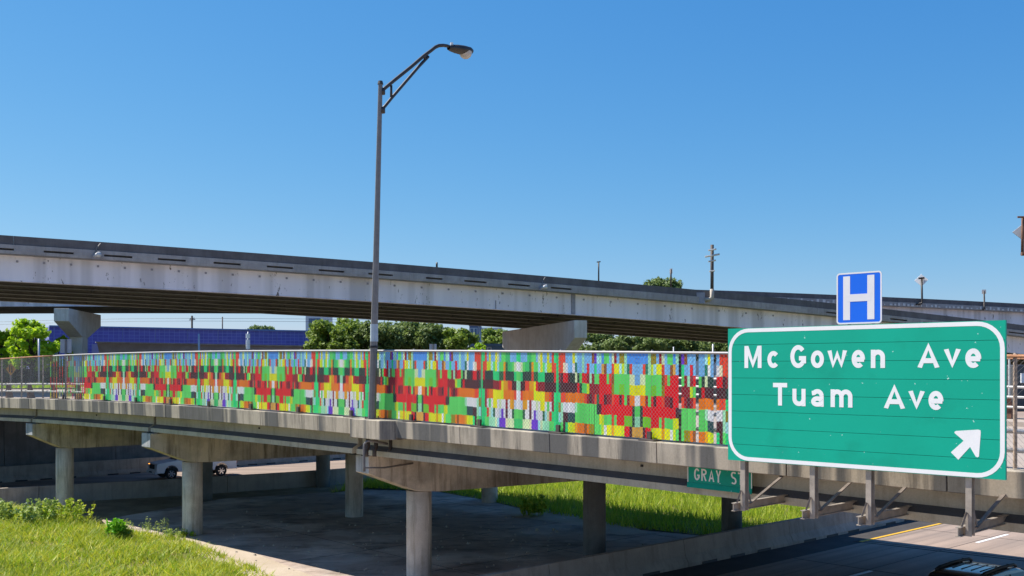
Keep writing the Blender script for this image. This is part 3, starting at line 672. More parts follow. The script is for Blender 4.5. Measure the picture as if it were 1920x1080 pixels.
# supports
for px in (1389, 1519.5, 1625, 1813):
    x, _ = sgn(px, 900); zt_ = .05; zb = -.93
    m = Off()
    for o0, o1, wd in ((-.06, -.072, .048), (-.18, -.192, .048)): m.hexa([SG(x-wd, zb, o1), SG(x+wd, zb, o1), SG(x+wd, zb, o0), SG(x-wd, zb, o0)], [SG(x-wd, SH-.1, o1), SG(x+wd, SH-.1, o1), SG(x+wd, SH-.1, o0), SG(x-wd, SH-.1, o0)])
    m.hexa([SG(x-.006, zb, -.18), SG(x+.006, zb, -.18), SG(x+.006, zb, -.072), SG(x-.006, zb, -.072)], [SG(x-.006, SH-.1, -.18), SG(x+.006, SH-.1, -.18), SG(x+.006, SH-.1, -.072), SG(x-.006, SH-.1, -.072)])
    m.build('support_post', M_alum, sg)
    m = Off(); xb = x-.1                       # cantilever beam back to the girder
    for z_ in (-.93, -.79): m.hexa([SG(xb-.04, z_, .1), SG(xb+.04, z_, .1), SG(xb+.04, z_, -1.95), SG(xb-.04, z_, -1.95)], [SG(xb-.04, z_+.012, .1), SG(xb+.04, z_+.012, .1), SG(xb+.04, z_+.012, -1.95), SG(xb-.04, z_+.012, -1.95)])
    m.hexa([SG(xb-.006, -.92, .1), SG(xb+.006, -.92, .1), SG(xb+.006, -.92, -1.95), SG(xb-.006, -.92, -1.95)], [SG(xb-.006, -.79, .1), SG(xb+.006, -.79, .1), SG(xb+.006, -.79, -1.95), SG(xb-.006, -.79, -1.95)])
    m.build('cantilever_beam', M_alum, sg)
    m = Off(); m.bar(SG(x+.06, -.8, -.2), SG(x+.08, -.36, -1.35), .06, .02); m.bar(SG(x-.09, -.8, -.0), SG(x-.02, -.55, -.04), .03, .03); m.bar(SG(x+.06, -.8, -.25), SG(x+.02, -.55, -.2), .03, .03)
    m.build('brace', M_brace, sg)
# blue H sign
hx0, _ = sgn(1567.5, 560); hx1, _ = sgn(1652.5, 560); hz0 = 2.45+.012; hz1 = hz0+.875; hs = thing('hospital_sign', 'square blue sign with white letter H standing on the green sign', 'sign', loc=tuple(SG(hx0, hz0)))
HG = lambda x, z, out=0: SG(x, z, out-.02)
def rplate(x0, x1, z0, z1, r, fn, o0, o1):
    pts = []
    for cx, cz, a0 in ((x1-r, z1-r, 0), (x0+r, z1-r, 90), (x0+r, z0+r, 180), (x1-r, z0+r, 270)):
        for k in range(6): a = math.radians(a0+90*k/5); pts.append((cx+r*math.cos(a), cz+r*math.sin(a)))
    n = len(pts); m = Off(); m.mesh([fn(x, z, o1) for x, z in pts]+[fn(x, z, o0) for x, z in pts], [tuple(range(n)), tuple(range(2*n-1, n-1, -1))]+[(i, n+i, n+(i+1) % n, (i+1) % n) for i in range(n)]); return m
rplate(hx0, hx1, hz0, hz1, .06, HG, -.006, 0).build('plate', M_blue, hs)
rring(hx0, hx1, hz0, hz1, .06, .026, HG, .0022).build('border', M_whiteH, hs)
letter('H', sgn(1580, 560)[0], sgn(1638.5, 560)[0], hz0+.07, .745, .125, HG, hs, M_whiteH)
m = Off()
for xx in (hx0+.18, hx1-.2): m.hexa([SG(xx, 2.1, -.1), SG(xx+.05, 2.1, -.1), SG(xx+.05, 2.1, -.065), SG(xx, 2.1, -.065)], [SG(xx, hz1-.08, -.1), SG(xx+.05, hz1-.08, -.1), SG(xx+.05, hz1-.08, -.065), SG(xx, hz1-.08, -.065)])
m.build('bracket', M_alum, hs)
# GRAY ST sign hung on the girder
ga, gb_ = tpx(1286), tpx(1407)
def GS(x, z, out=0): return G(ga+x, .06-out, -.955+z)
gs = thing('street_name_sign', 'dark green GRAY ST name sign fixed on the bridge girder', 'sign', loc=tuple(GS(0, 0)))
m = Off(); L_ = gb_-ga; m.hexa([GS(0, .15, -.02), GS(L_, .15, -.02), GS(L_, .15, 0), GS(0, .15, 0)], [GS(0, .5, -.02), GS(L_, .5, -.02), GS(L_, .5, 0), GS(0, .5, 0)]); m.build('panel', M_green2, gs)
m = Off(); m.hexa([GS(0, .04, .005), GS(L_, .04, .005), GS(L_, .04, .03), GS(0, .04, .03)], [GS(0, .148, -.01), GS(L_, .148, -.01), GS(L_, .148, .005), GS(0, .148, .005)]); m.build('lower_strip', M_green2, gs)
for xx in (.0, L_-.02):
    m = Off(); m.hexa([GS(xx, .15, 0), GS(xx+.02, .15, 0), GS(xx+.02, .15, .003), GS(xx, .15, .003)], [GS(xx, .5, 0), GS(xx+.02, .5, 0), GS(xx+.02, .5, .003), GS(xx, .5, .003)]); m.build('edge_line', M_bronze, gs)
for ch, a, b_ in (('G', 1298.5, 1309), ('R', 1312, 1322), ('A', 1325.5, 1336.5), ('Y', 1339, 1349), ('S', 1367.5, 1378), ('T', 1380.5, 1391)):
    letter(ch, tpx(a)-ga, tpx(b_)-ga, .20, .25, .034, GS, gs, M_bronze)

# ------------------------------------------------------------------ overpasses
def overpass(label, O, d, zf, t0, t1, width, drop, slots, gdepth=1.5, ngird=6, kb=1.04, shade=M_sg):
    n = (-d[1], d[0])
    def fr(t, a, h): return Vector((O[0]+d[0]*t+n[0]*a, O[1]+d[1]*t+n[1]*a, zf(t)+h-drop*a/width))
    r = thing('overpass', label, 'bridge', loc=tuple(fr((t0+t1)/2, 0, 0))); r['_'] = 0; del r['_']
    ts = lin(t0, t1, 3.0)
    t = t0
    while t < t1-.1:                           # parapet in cast panels
        e = min(t+6.1, t1); m = Off(); sweep(m, [(.02, 0), (.0, -.52), (.42, -.52), (.2, 0)], lin(t+.003, e-.003, 3.2), fr); m.build('parapet_panel', M_over, r); t = e
    m = Off(); sweep(m, [(width-.2, 0), (width-.42, -.52), (width, -.52), (width, 0)], ts, fr); m.build('far_parapet', M_over, r)
    m = Off(); sweep(m, [(-.08, -.525), (-.08, -.74), (.5, -.74), (.5, -.525)], ts, fr); m.build('slab_edge', M_overslab, r)
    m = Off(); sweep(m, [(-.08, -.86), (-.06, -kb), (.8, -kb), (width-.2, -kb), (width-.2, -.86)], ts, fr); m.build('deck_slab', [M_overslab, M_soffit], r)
    m = Off(); sweep(m, [(.25, -.735), (.25, -.865), (width-.3, -.865), (width-.3, -.735)], ts, fr); m.build('deck_core', M_over, r)
    q = t0
    for s0, s1 in slots+[(t1, t1)]:
        m = Off()
        if s0 > q: sweep(m, [(-.075, -.739), (-.075, -.861), (.24, -.861), (.24, -.739)], lin(q, s0, 3.0) if s0-q > .1 else [q, s0], fr)
        if s0 > q: m.build('slot_infill', M_overslab, r)
        q = s1
    for g in range(ngird):
        a = .75+(width-1.5)*g/(ngird-1); m = Off(); w0 = .0
        prof = [(a-.22, -kb-.0), (a-.22, -kb-.03), (a-.03, -kb-.03), (a-.01, -kb-gdepth+.04), (a-.2, -kb-gdepth+.04), (a-.2, -kb-gdepth), (a+.2, -kb-gdepth), (a+.2, -kb-gdepth+.04), (a+.01, -kb-gdepth+.04), (a+.03, -kb-.03), (a+.22, -kb-.03), (a+.22, -kb)]
        if g == 0: prof = [(a-.05, -kb), (a-.05, -kb-gdepth+.05), (a-.09, -kb-gdepth+.05), (a-.09, -kb-gdepth), (a+.3, -kb-gdepth), (a+.3, -kb-gdepth+.05), (a+.02, -kb-gdepth+.05), (a+.02, -kb)]
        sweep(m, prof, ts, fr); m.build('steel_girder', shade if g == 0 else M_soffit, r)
    m = Off()
    for t in lin(t0+2, t1-2, 6.5):              # cross frames
        for g in range(ngird-1):
            a0 = .75+(width-1.5)*g/(ngird-1); a1 = a0+(width-1.5)/(ngird-1)
            m.bar(fr(t, a0, -kb-.2), fr(t, a1, -kb-gdepth+.15), .1, .1); m.bar(fr(t, a0, -kb-gdepth+.15), fr(t, a1, -kb-.2), .1, .1)
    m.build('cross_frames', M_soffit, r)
    return r, fr
def hammer(r, C0, dirv, length, ztop, zend, hend, hmid, wid, colw, zbase, mat=None, rot=0):
    """hammerhead pier: cap running along dirv from the near end C0"""
    d = Vector((*dirv, 0)).normalized(); n = Vector((d.y, -d.x, 0)); m = Off(); L = length
    st = [0, L*.5-colw*.55, L*.5+colw*.55, L]; dep = [hend, hmid, hmid, hend]; base = len(m.v)
    for s_, dp in zip(st, dep):
        p = Vector((C0[0], C0[1], 0))+d*s_; z = ztop+(zend-ztop)*s_/L
        for sd in (-wid/2, wid/2): q = p+n*sd; m.v += [(q.x, q.y, z), (q.x, q.y, z-dp)]
    for i in range(3):
        a = base+4*i; b_ = a+4
        for f in ((a, a+1, b_+1, b_), (a+2, b_+2, b_+3, a+3), (a, b_, b_+2, a+2), (a+1, a+3, b_+3, b_+1)): m.f.append(f); m.uv.append(None); m.mi.append(0)
    m.f += [(base, base+2, base+3, base+1), (b_, b_+1, b_+3, b_+2)]; m.uv += [None]*2; m.mi += [0, 0]
    m.build('pier_cap', M_overcap, r, bevel=.03)
    c = Vector((C0[0], C0[1], 0))+d*L*.5; m = Off(); zc = (ztop+zend)/2-hmid+.02
    q = [c+d*colw*.5*i+n*wid*.46*j for i, j in ((-1, -1), (1, -1), (1, 1), (-1, 1))]
    m.hexa([(p.x, p.y, zbase) for p in q], [(p.x, p.y, zc) for p in q]); m.build('pier_column', M_overcap, r, bevel=.05)
O1 = (-29.2, 59.3); d1 = (.907, .421); L1 = math.hypot(*d1); d1 = (d1[0]/L1, d1[1]/L1)
z1 = lambda t: CZ+(((-5.4695e-07*t-2.2591e-04)*t-.0217133)*t+7.59 if t < 95 else ((-5.4695e-07*95-2.2591e-04)*95-.0217133)*95+7.59-(t-95)*.075)
def t1px(px): mm = (px-960)/F; return (mm*O1[1]-O1[0])/(d1[0]-mm*d1[1])
sl_ = [(-70, 26), (82, 138), (195, 248), (296, 348), (400, 451), (500, 549), (597, 645), (690, 736), (798, 829), (870, 912), (952, 993), (1032, 1071), (1548, 1580), (1610, 1640), (1668, 1700), (1730, 1765), (1800, 1830), (1890, 1920)]
ov1, f1 = overpass('long grey steel girder overpass crossing high in front with dark parapet', O1, d1, z1, -42, 175, 14.0, .5, [(t1px(a), t1px(b_)) for a, b_ in sl_])
for px in list(range(32, 1500, 51)):           # bolt plates along the girder
    m = Off(); t = t1px(px); m.box(t-.06, t+.06, .655, .70, -1.43, -1.31, fn=f1); m.build('bolt_plate', M_bolt, ov1)
m = Off(); t = t1px(1083); m.box(t-.14, t+.14, .60, .7, -2.5, -1.05, fn=f1); t = t1px(937); m.box(t-.03, t+.03, .66, .7, -2.5, -1.9, fn=f1); m.build('stiffener', M_bolt, ov1)
cap0 = P(1089, 600, 75.2); n1 = (-d1[1], d1[0])
hammer(ov1, (cap0.x, cap0.y), n1, 12.6, cap0.z-.02, cap0.z-.45, 1.27, 3.6, 1.05, 4.2, RZ)
e1 = f1(-30, .6, -2.58); hammer(ov1, (e1.x, e1.y), n1, 12.6, e1.z, e1.z-.45, 1.27, 3.6, 1.05, 4.2, RZ)
e1 = f1(t1px(1780), .6, -2.58); hammer(ov1, (e1.x, e1.y), n1, 12.6, e1.z, e1.z-.45, 1.27, 3.6, 1.05, 4.2, 0)
O2 = (-47.8, 97.0); L2 = math.hypot(.969, .248); d2 = (.969/L2, .248/L2)
z2 = lambda t: CZ+8.42+.018*t-.000215*t*t if t < 130 else CZ+8.42+.018*130-.000215*130*130-(t-130)*.045
def t2px(px): mm = (px-960)/F; return (mm*O2[1]-O2[0])/(d2[0]-mm*d2[1])
ov2, f2 = overpass('second overpass seen behind the front one carrying its dark parapet to the right horizon', O2, d2, z2, -60, 260, 14.5, 0, [], 1.6, 7)
def hammer2(C, dv, L, zt_): hammer(ov2, C, dv, L, zt_, zt_-.1, 1.2, 2.5, 1.35, 1.75, SZ-6)
c2 = P(115, 578, 97); hammer2((c2.x, c2.y), (-.1, .995), 10.2, c2.z)
for px in (1768,):
    e = f2(t2px(px), -.3, -2.64); hammer2((e.x, e.y), (-.25, .97), 14, e.z)
m = Off(); rr = random.Random(3)                # stubby railing debris of the far parapet: pale stains and brackets
for i in range(120):
    t = t2px(1380)+i*.62+rr.uniform(-.2, .2); hh = rr.uniform(.1, .4); m.box(t, t+rr.uniform(.1, .35), -.13, -.085, -.95, -.95+hh, fn=f2)
o = m.build('slab_patches', M_bwall, ov2); o['kind'] = 'stuff'
# fixtures on the overpass edge
def fixture(px, py, label):
    t = t1px(px); r = thing('floodlight', label, 'floodlight', 'fixtures on the overpass edge', loc=tuple(f1(t, -.2, -.9)))
    m = Off(); p = f1(t, -.1, -.86); m.bar(f1(t-.2, -.1, -.95), f1(t+.2, -.1, -.95), .3, .2); m.build('mount', M_bolt, r)
    m = Off(); m.tube([f1(t-.1, -.2, -.9), f1(t+.15, -.55, -.82)], [.1, .17], 10); m.build('lamp_housing', M_white_pipe, r, smooth=True)
    m = Off(); m.tube([f1(t, -.15, -.86), f1(t, -.15, -.45), f1(t+.25, -.1, -.1)], .03, 6); m.build('cable', M_galv, r)
fixture(180, 475, 'small pale floodlight on the left end of the overpass edge'); fixture(1015, 538, 'small pale floodlight on the overpass edge above the middle of the mural')
# masts and signs standing on the overpasses
def mast(label, pts, r0, bars=(), mat=M_galvd, cat='mast', name='mast', plate=None, D=80, group=None, px_white=False):
    r = thing(name, label, cat, group, loc=tuple(P(*pts[0], D)))
    m = Off(); m.tube([P(x, y, D) for x, y in pts], r0, 8); m.build('pole', mat, r, smooth=True)
    for (xa, ya, xb, yb, rr_) in bars:
        m = Off(); m.tube([P(xa, ya, D-.15), P(xb, yb, D-.15)], rr_, 6); m.build('crossbar', M_white_pipe if mat is M_brktdark else mat, r)
    if plate:
        m = Off(); pm = sum(x for x, y in plate)/len(plate); pp = [P(x, y, D+.16)+Vector((0, -(x-pm)*D/F*.7, 0)) for x, y in plate]; n = len(pp); m.mesh(pp+[p+Vector((0, .05, 0)) for p in pp], [tuple(range(n)), tuple(range(2*n-1, n-1, -1))]+[(i, n+i, n+(i+1) % n, (i+1) % n) for i in range(n)]); m.build('sign_plate', M_white if px_white else M_back, r)
    return r
D_ = f1(t1px(1330), -.4, 0).y
r = mast('tall dark sign mast with four short crossbars on the overpass edge', [(1335, 558), (1335.3, 459)], .13, [(1328, 469.5, 1343, 467, .07), (1322, 481.5, 1349, 476.5, .08), (1328, 490.5, 1342, 488, .07), (1330, 509, 1340, 507.5, .07)], M_brktdark, D=D_)
m = Off(); m.tube([P(1320, 562, D_), P(1330, 561.5, D_), P(1335, 558, D_), P(1335, 542, D_)], .16, 8); m.build('elbow_arm', plain('tan_pipe', (.42, .36, .29), .6), r, smooth=True)
m = Off(); a = P(1315, 559, D_+.05); m.bar(a-Vector((.4, 0, .0)), a+Vector((.25, 0, 0)), .35, .85); m.build('mount', M_bolt, r)
mast('thin pole with a tiny crossbar above the overpass left of the treetop', [(1122.5, 527), (1122.5, 491)], .07, [(1119, 491.5, 1126, 490.5, .06)], D=100)
mast('short stub pole poking above the overpass parapet right of the lamp post', [(819, 502), (819, 492)], .09, D=95)
mast('thin pole with small upright plate beside the treetop over the overpass', [(1258, 538), (1258, 505)], .08, D=98, plate=[(1256, 504), (1260.5, 503), (1260.5, 513), (1256, 514)])
Dd = f2(t2px(1727), -.3, 0).y
r = mast('diamond road sign seen from behind on the far overpass', [(1717, 570.5), (1728, 569), (1729, 565), (1728, 520)], .12, [(1722.5, 522, 1733, 521, .12)], M_galvd, 'road sign', 'road_sign', [(1727.5, 514), (1738, 525), (1728, 537), (1717.5, 525.5)], D=Dd, px_white=True)
mast('small upright marker sign on the far overpass at the right', [(1843, 581), (1846, 578), (1845, 546)], .1, (), M_galvd, 'road sign', 'road_sign', [(1842, 543), (1848, 543), (1848, 551), (1842, 551)], D=f2(t2px(1845), -.3, 0).y)
r = mast('tall sign frame with grey diamond plate at the right picture edge', [(1917, 477), (1918, 407)], .09, [(1908, 407, 1926, 407, .06), (1915, 476, 1936, 476, .12), (1933, 480, 1933, 850, .12)], M_rust, 'road sign', 'road_sign', [(1918, 420), (1933, 434), (1918, 450), (1903.5, 434)], D=60)

# ------------------------------------------------------------------ buildings beyond
def slabwall(mb, p0, p1, zb, zt_, th, uvs=1):
    d = (p1-p0).normalized(); n = Vector((-d.y, d.x, 0)); L = (p1-p0).length
    a, b_, c, e = p0, p1, p1+n*th, p0+n*th
    vs = [(q.x, q.y, z) for z in (zb, zt_) for q in (a, b_, c, e)]
    uv = lambda x0, x1: ((x0, zb), (x1, zb), (x1, zt_), (x0, zt_))
    mb.mesh(vs, [(0, 1, 5, 4), (1, 2, 6, 5), (2, 3, 7, 6), (3, 0, 4, 7), (4, 5, 6, 7)], [uv(0, L), uv(0, th), uv(0, L), uv(0, th), uv(0, 1) ])
b1 = thing('blue_building', 'long low building clad in dark blue tiles behind the overpass pier', 'building', loc=(-50, 140, SZ))
a = P(92, 700, 126); b_ = P(640, 700, 146); a.z = b_.z = 0; m = Off(); slabwall(m, a, b_, SZ, P(92, 612, 126).z, 22); m.build('tiled_wall', M_tile, b1)
m = Off(); dd = (b_-a).normalized(); zt_ = P(92, 612, 126).z
for k in range(0, 44, 4):                       # proud vertical joints between the tile panels
    p = a+dd*(k+.5); m.hexa([(p.x, p.y-.03, SZ), (p.x+.05, p.y-.03, SZ), (p.x+.05, p.y+.03, SZ), (p.x, p.y+.03, SZ)], [(p.x, p.y-.03, zt_), (p.x+.05, p.y-.03, zt_), (p.x+.05, p.y+.03, zt_), (p.x, p.y+.03, zt_)])
m.build('panel_joint', plain('joint_blue', (.2, .24, .5), .5), b1)
m = Off(); n_ = Vector((-dd.y, dd.x, 0)); m.bar(a-n_*.1+Vector((0, 0, zt_+.06)), b_-n_*.1+Vector((0, 0, zt_+.06)), .5, .14); m.build('coping', plain('coping_blue', (.10, .22, .5), .4), b1)
b2 = thing('stucco_canopy_block', 'low grey brown stucco block with sloping end in front of the blue tiles', 'building', loc=(-45, 120, SZ))
a = P(187, 700, 115); b_ = P(620, 700, 130); za = P(187, 643, 115).z; m = Off(); n_ = Vector((0, 6, 0)); a2 = P(199, 700, 114)
vs = [(a2.x, a2.y, SZ), (b_.x, b_.y, SZ), (b_.x, b_.y+6, SZ), (a2.x, a2.y+6, SZ), (a.x, a.y-.8, za), (b_.x, b_.y-.8, za-.15), (b_.x, b_.y+6, za-.15), (a.x-.5, a.y+6, za)]
m.mesh(vs, [(0, 1, 5, 4), (1, 2, 6, 5), (2, 3, 7, 6), (3, 0, 4, 7), (4, 5, 6, 7)]); m.build('wall', M_stucco, b2)
m = Off(); m.bar((a.x-.1, a.y-.9, za+.05), (b_.x, b_.y-.9, za-.1), .3, .14); m.build('coping', M_overslab, b2)
m = Off(); c0 = P(172, 700, 119); m.box(c0.x, c0.x+2.5, 119, 124, SZ, P(0, 645, 119).z); m.build('dark_side_wall', M_tile, b2)
def building(label, px0, px1, pyt, D, wall, wins, name='office_building', th=14):
    a = P(px0, 690, D); b_ = P(px1, 690, D); zt_ = P(px0, pyt, D).z; r = thing(name, label, 'building', loc=(a.x, D, SZ))
    m = Off(); m.box(a.x, b_.x, D, D+th, SZ, zt_); m.build('wall', wall, r)
    m = Off(); m.box(a.x-.15, b_.x+.15, D-.15, D+th, zt_+.003, zt_+.3); m.build('roof_parapet', wall, r)
    for x0, y0, x1, y1 in wins:
        p = P(x0, y0, D); q = P(x1, y1, D); f = Off(); f.box(p.x-.1, q.x+.1, D-.06, D+.0, q.z-.1, p.z+.1); fo = f.build('window', M_bwall if wall is not M_bwall else M_bgrey, r)
        g = Off(); g.box(p.x, q.x, D-.09, D-.061, q.z, p.z); g.build('pane', M_win, fo)
building('white office block with small windows peeking under the overpass left of the trees', 573, 600, 560, 200, M_bwall, [(580, 598, 584, 612), (586, 598, 600, 609), (580, 575, 584, 590), (586, 575, 600, 588)])
building('dark blue grey cladded block between the trees near the middle', 880, 897, 610, 170, M_bgrey, [(883, 616, 887, 640), (890, 616, 894, 640)])
building('pale grey block partly hidden behind the middle trees', 897, 940, 617, 210, M_bwall, [(906, 622, 910, 636), (913, 622, 917, 636), (920, 622, 924, 636)])
building('low blue shed beside the overpass pier cap', 911, 960, 649, 128, plain('shed_blue', (.10, .17, .27), .6), [(915, 652, 920, 658)], 'shed', 5)
building('pale grey building glimpsed behind the right hand oaks', 1285, 1390, 628, 230, M_bwall, [(1300+k*12, 636, 1306+k*12, 650) for k in range(6)])

# ------------------------------------------------------------------ trees
def leaves(centres, radii, n, size, squash=.8, seed=0):
    g = np.random.default_rng(seed); C_ = np.array(centres, float); R_ = np.array(radii, float); w_ = R_**2; idx = g.choice(len(C_), n, p=w_/w_.sum())
    d = g.normal(size=(n, 3)); d /= np.linalg.norm(d, axis=1)[:, None]; rr = R_[idx]*(.3+.95*g.random(n)**.8)
    p = C_[idx]+d*rr[:, None]*np.array([1, 1, squash])
    nrm = d*.6+g.normal(size=(n, 3))*.7+np.array([0, 0, .5]); nrm /= np.linalg.norm(nrm, axis=1)[:, None]
    u = np.cross(nrm, g.normal(size=(n, 3))); u /= np.linalg.norm(u, axis=1)[:, None]; v = np.cross(nrm, u)
    s = size*(.6+.8*g.random(n))[:, None]; a = p-u*s; b_ = p+v*s*.55; c = p+u*s; e = p-v*s*.55
    return np.stack([a, b_, c, e], 1).reshape(-1, 3)
def quads(name, V_, mat, parent=None, nper=4):
    me = bpy.data.meshes.new(name); nv = len(V_); nf = nv//nper
    me.vertices.add(nv); me.vertices.foreach_set('co', V_.astype(np.float32).ravel()); me.loops.add(nv); me.loops.foreach_set('vertex_index', np.arange(nv, dtype=np.int32))
    me.polygons.add(nf); me.polygons.foreach_set('loop_start', np.arange(0, nv, nper, dtype=np.int32)); me.materials.append(mat); me.update(calc_edges=True); me.validate()
    o = bpy.data.objects.new(name, me); COL.objects.link(o); o.parent = parent; return o
def tree(label, px, pyt, D, width, mat, n=5000, size=.16, base=SZ, pyb=None, trunk=True, seed=1, clumps=22, name='leafy_tree', group='trees beyond the trench', trunkr=.22, rk=.85):
    g = random.Random(seed); top = P(px, pyt, D); h = top.z-base; r = thing(name, label, 'tree', group, loc=(top.x, D, base)); cs = []; rs = []
    zb = h*.3 if pyb is None else P(px, pyb, D).z-base
    for i in range(clumps):
        a = g.uniform(0, 6.28); zz = g.random(); e = math.sin(math.pi*(.12+.8*zz))**.7; q = math.sqrt(g.random())*width/2*e*.85
        rad = width*g.uniform(.09, .2)*rk; cs.append((math.cos(a)*q, math.sin(a)*q, zb+rad*.5+(h-zb-rad*1.3)*zz)); rs.append(rad)
    quads('crown', leaves(cs, rs, n, size, .75, seed), mat, r)
    m = MB(); m.tube([(0, 0, -.2), (g.uniform(-.1, .1), 0, h*.3), (g.uniform(-.3, .3), g.uniform(-.3, .3), h*.75)], [trunkr, trunkr*.75, trunkr*.3], 8)
    for i in range(0, clumps, 2):
        m.tube([(0, 0, h*.25+g.random()*h*.15), (cs[i][0]*.5, cs[i][1]*.5, (cs[i][2]+h*.3)/2), cs[i]], [trunkr*.45, trunkr*.3, trunkr*.1], 5)
    m.build('trunk', M_bark, r); return r
tree('bright sunlit green tree behind the left end of the bridge railing', 60, 597, 92, 5.2, M_leafb, 5200, .17, seed=2, pyb=694, clumps=46, rk=.62)
tree('paler tree cut by the left picture edge', 4, 622, 100, 5.0, M_leafb, 4000, .18, seed=3, pyb=690, clumps=40, rk=.62)
tree('tree behind the bright one left of the hammerhead pier', 25, 610, 120, 7.5, M_leaf, 5000, .24, seed=13)
tree('small yellow green sapling just left of the hammerhead pier column', 110, 622, 101, 2.6, M_leafb, 1500, .2, seed=4, clumps=12, trunkr=.08)
tree('small yellow green sapling just right of the hammerhead pier column', 156, 650, 106, 1.6, M_leafb, 600, .18, seed=5, clumps=7, trunkr=.06)
mids = [(612, 602, 128, 5.8, 'large bushy tree at the left of the row just left of the lamp post'), (655, 598, 132, 6.4, 'bushy tree directly behind the lamp post'), (712, 603, 130, 6.8, 'dark bushy tree right of the lamp post'), (765, 604, 133, 7, 'dark bushy tree behind the middle of the mural'),
        (815, 606, 131, 6.4, 'bushy tree above the small sign back'), (860, 616, 129, 5.4, 'lower bushy tree at the right of the row'), (640, 632, 126, 4, 'low shrubby tree in front of the row left of the lamp post')]
for i, (px, py, D, w__, lab) in enumerate(mids): tree(lab, px, py-4, D, w__, M_leaf if i < 2 or i > 4 else M_leafo, 6500, .22, seed=20+i, pyb=668, clumps=34)
tree('small bright green bush at the right end of the tree row', 897, 643, 96, 2.2, M_leafb, 1600, .15, seed=31, clumps=10, trunkr=.06, pyb=672)
tree('oak between the blue grey block and the pier cap', 925, 615, 138, 5, M_leaf, 3500, .2, seed=32, pyb=665)
for i, (px, py, D, w__, lab) in enumerate([(1125, 618, 140, 8, 'spreading oak just right of the pier cap'), (1165, 628, 136, 5, 'rounded pale oak in front of the spreading ones'), (1215, 622, 142, 9, 'dark spreading oak with thick leaning trunk'), (1275, 624, 142, 9, 'dark spreading oak right of the leaning trunk'), (1335, 630, 142, 7.5, 'thin oak with gaps left of the green sign'), (1375, 632, 138, 5, 'oak hidden by the edge of the green sign')]):
    tree(lab, px, py, D, w__, M_leafo, 3800 if i == 4 else 5500, .24, seed=40+i, pyb=672, clumps=20, name='oak_tree', trunkr=.4)
tree('tall treetop rising above the overpass left of the mast', 1240, 521, 150, 7.2, M_leafo, 3800, .24, seed=50, pyb=560, clumps=16, name='oak_tree', trunkr=.35)
tree('small faint treetop behind the blue building', 492, 610, 165, 5, M_leafo, 1500, .25, seed=51, pyb=630, clumps=10, name='oak_tree')

h_ = thing('hedge', 'dark clipped hedge along the street behind the left trees', 'hedge', loc=tuple(P(20, 720, 104)))
g_ = random.Random(77); cs = [(g_.uniform(-9, 7), g_.uniform(-.5, .5), g_.uniform(.2, 1.7)) for _ in range(60)]
quads('foliage', leaves(cs, [.8]*60, 9000, .16, .8, 9), M_leafo, h_)
m = MB(); m.box(-9, 7, -.35, .35, -.2, 1.5); m.build('inner_mass', M_bark, h_)
# street poles and signs
def pole(label, px, y0, y1, D, r0, mat, extra=None, name='light_pole', cat='pole'):
    r = thing(name, label, cat, loc=tuple(P(px, y1, D))); m = Off(); a = P(px, y1, D); a.z = min(a.z, SZ); m.tube([a, P(px, y0, D)], r0, 8); m.build('pole', mat, r, smooth=True)
    if extra: extra(r)
    return r
M_pl = plain('pale_pole', (.48, .50, .56), .5, .2)
pole('slim pale pole in front of the bright left tree', 73, 635, 720, 88, .085, M_pl)
pole('slim white pole with bent top before the stucco block', 373, 626, 660, 100, .1, M_pl)
def ex(r):
    for y in (630, 641, 650):
        m = Off(); q = P(465, y, 99.6); m.tube([q-Vector((0, 0, .22)), q+Vector((0, 0, .22))], [.2, .2], 8); m.build('camera_housing', M_white, r)
pole('pale pole carrying small white boxes before the blue building', 465, 622, 660, 100, .06, M_pl, ex)
pole('thin dark pole above the blue building roof', 417, 594, 613, 150, .09, M_brktdark)
def ex2(r):
    for y, l in ((597, 4), (599.5, 5)):
        m = Off(); m.bar(P(360-l, y+.5, 150), P(360+l+1, y-.5, 150), .12, .12); m.build('crossarm', M_bark, r)
    m = Off()
    for y in (597, 602):
        pts = [P(360+(x)*1.0, y+.00005*(x)**2*(1 if x < 0 else .5)-x*.0, 150+abs(x)*.02) for x in range(-420, 460, 40)]; m.tube(pts, .02, 4)
    m.build('wires', M_black, r)
pole('wooden utility pole with crossarms behind the blue building', 360, 592, 690, 150, .14, M_bark, ex2, 'utility_pole', 'utility pole')
pole('pale thin post right of the blue grey block', 901, 612, 660, 110, .07, M_pl)
pole('pale post with short bent foot near the green sign', 1337, 645, 662, 100, .09, M_pl)
pole('thin pale post among the right hand oaks', 1263, 650, 662, 100, .06, M_pl)
def plate(label, px0, px1, y0, y1, D, mat, name='road_sign', gap=True):
    r = thing(name, label, 'road sign', loc=tuple(P((px0+px1)/2, y1, D))); mid = (px0+px1)/2
    for a, b_ in ((px0, mid-1), (mid+1, px1)) if gap else ((px0, px1),):
        m = Off(); p = P(a, y0, D); q = P(b_, y1, D); m.box(p.x, q.x, D, D+.04, q.z, p.z); m.build('sign_plate', mat, r)
    m = Off(); a = P(mid, y0, D-.03); b_ = P(mid, 735, D-.03); m.tube([a, b_], .06, 6); m.build('post', M_galv, r)
plate('pale sign plates seen from behind before the hammerhead pier column', 113, 134, 636, 662, 62, M_back)
plate('small grey sign back rising above the middle of the mural fence', 805, 818.5, 645, 668, 60, M_back)
r = thing('warning_sign', 'yellow diamond two way traffic sign behind the left railing', 'road sign', loc=tuple(P(20, 740, 70)))
m = Off(); pp = [P(20, 680.5, 70), P(29.5, 692, 70), P(20, 704, 70), P(10.8, 692, 70)]; m.mesh(pp+[p+Vector((0, .04, 0)) for p in pp], [(0, 1, 2, 3), (7, 6, 5, 4), (0, 4, 5, 1), (1, 5, 6, 2), (2, 6, 7, 3), (3, 7, 4, 0)]); m.build('plate', M_yelsign, r)
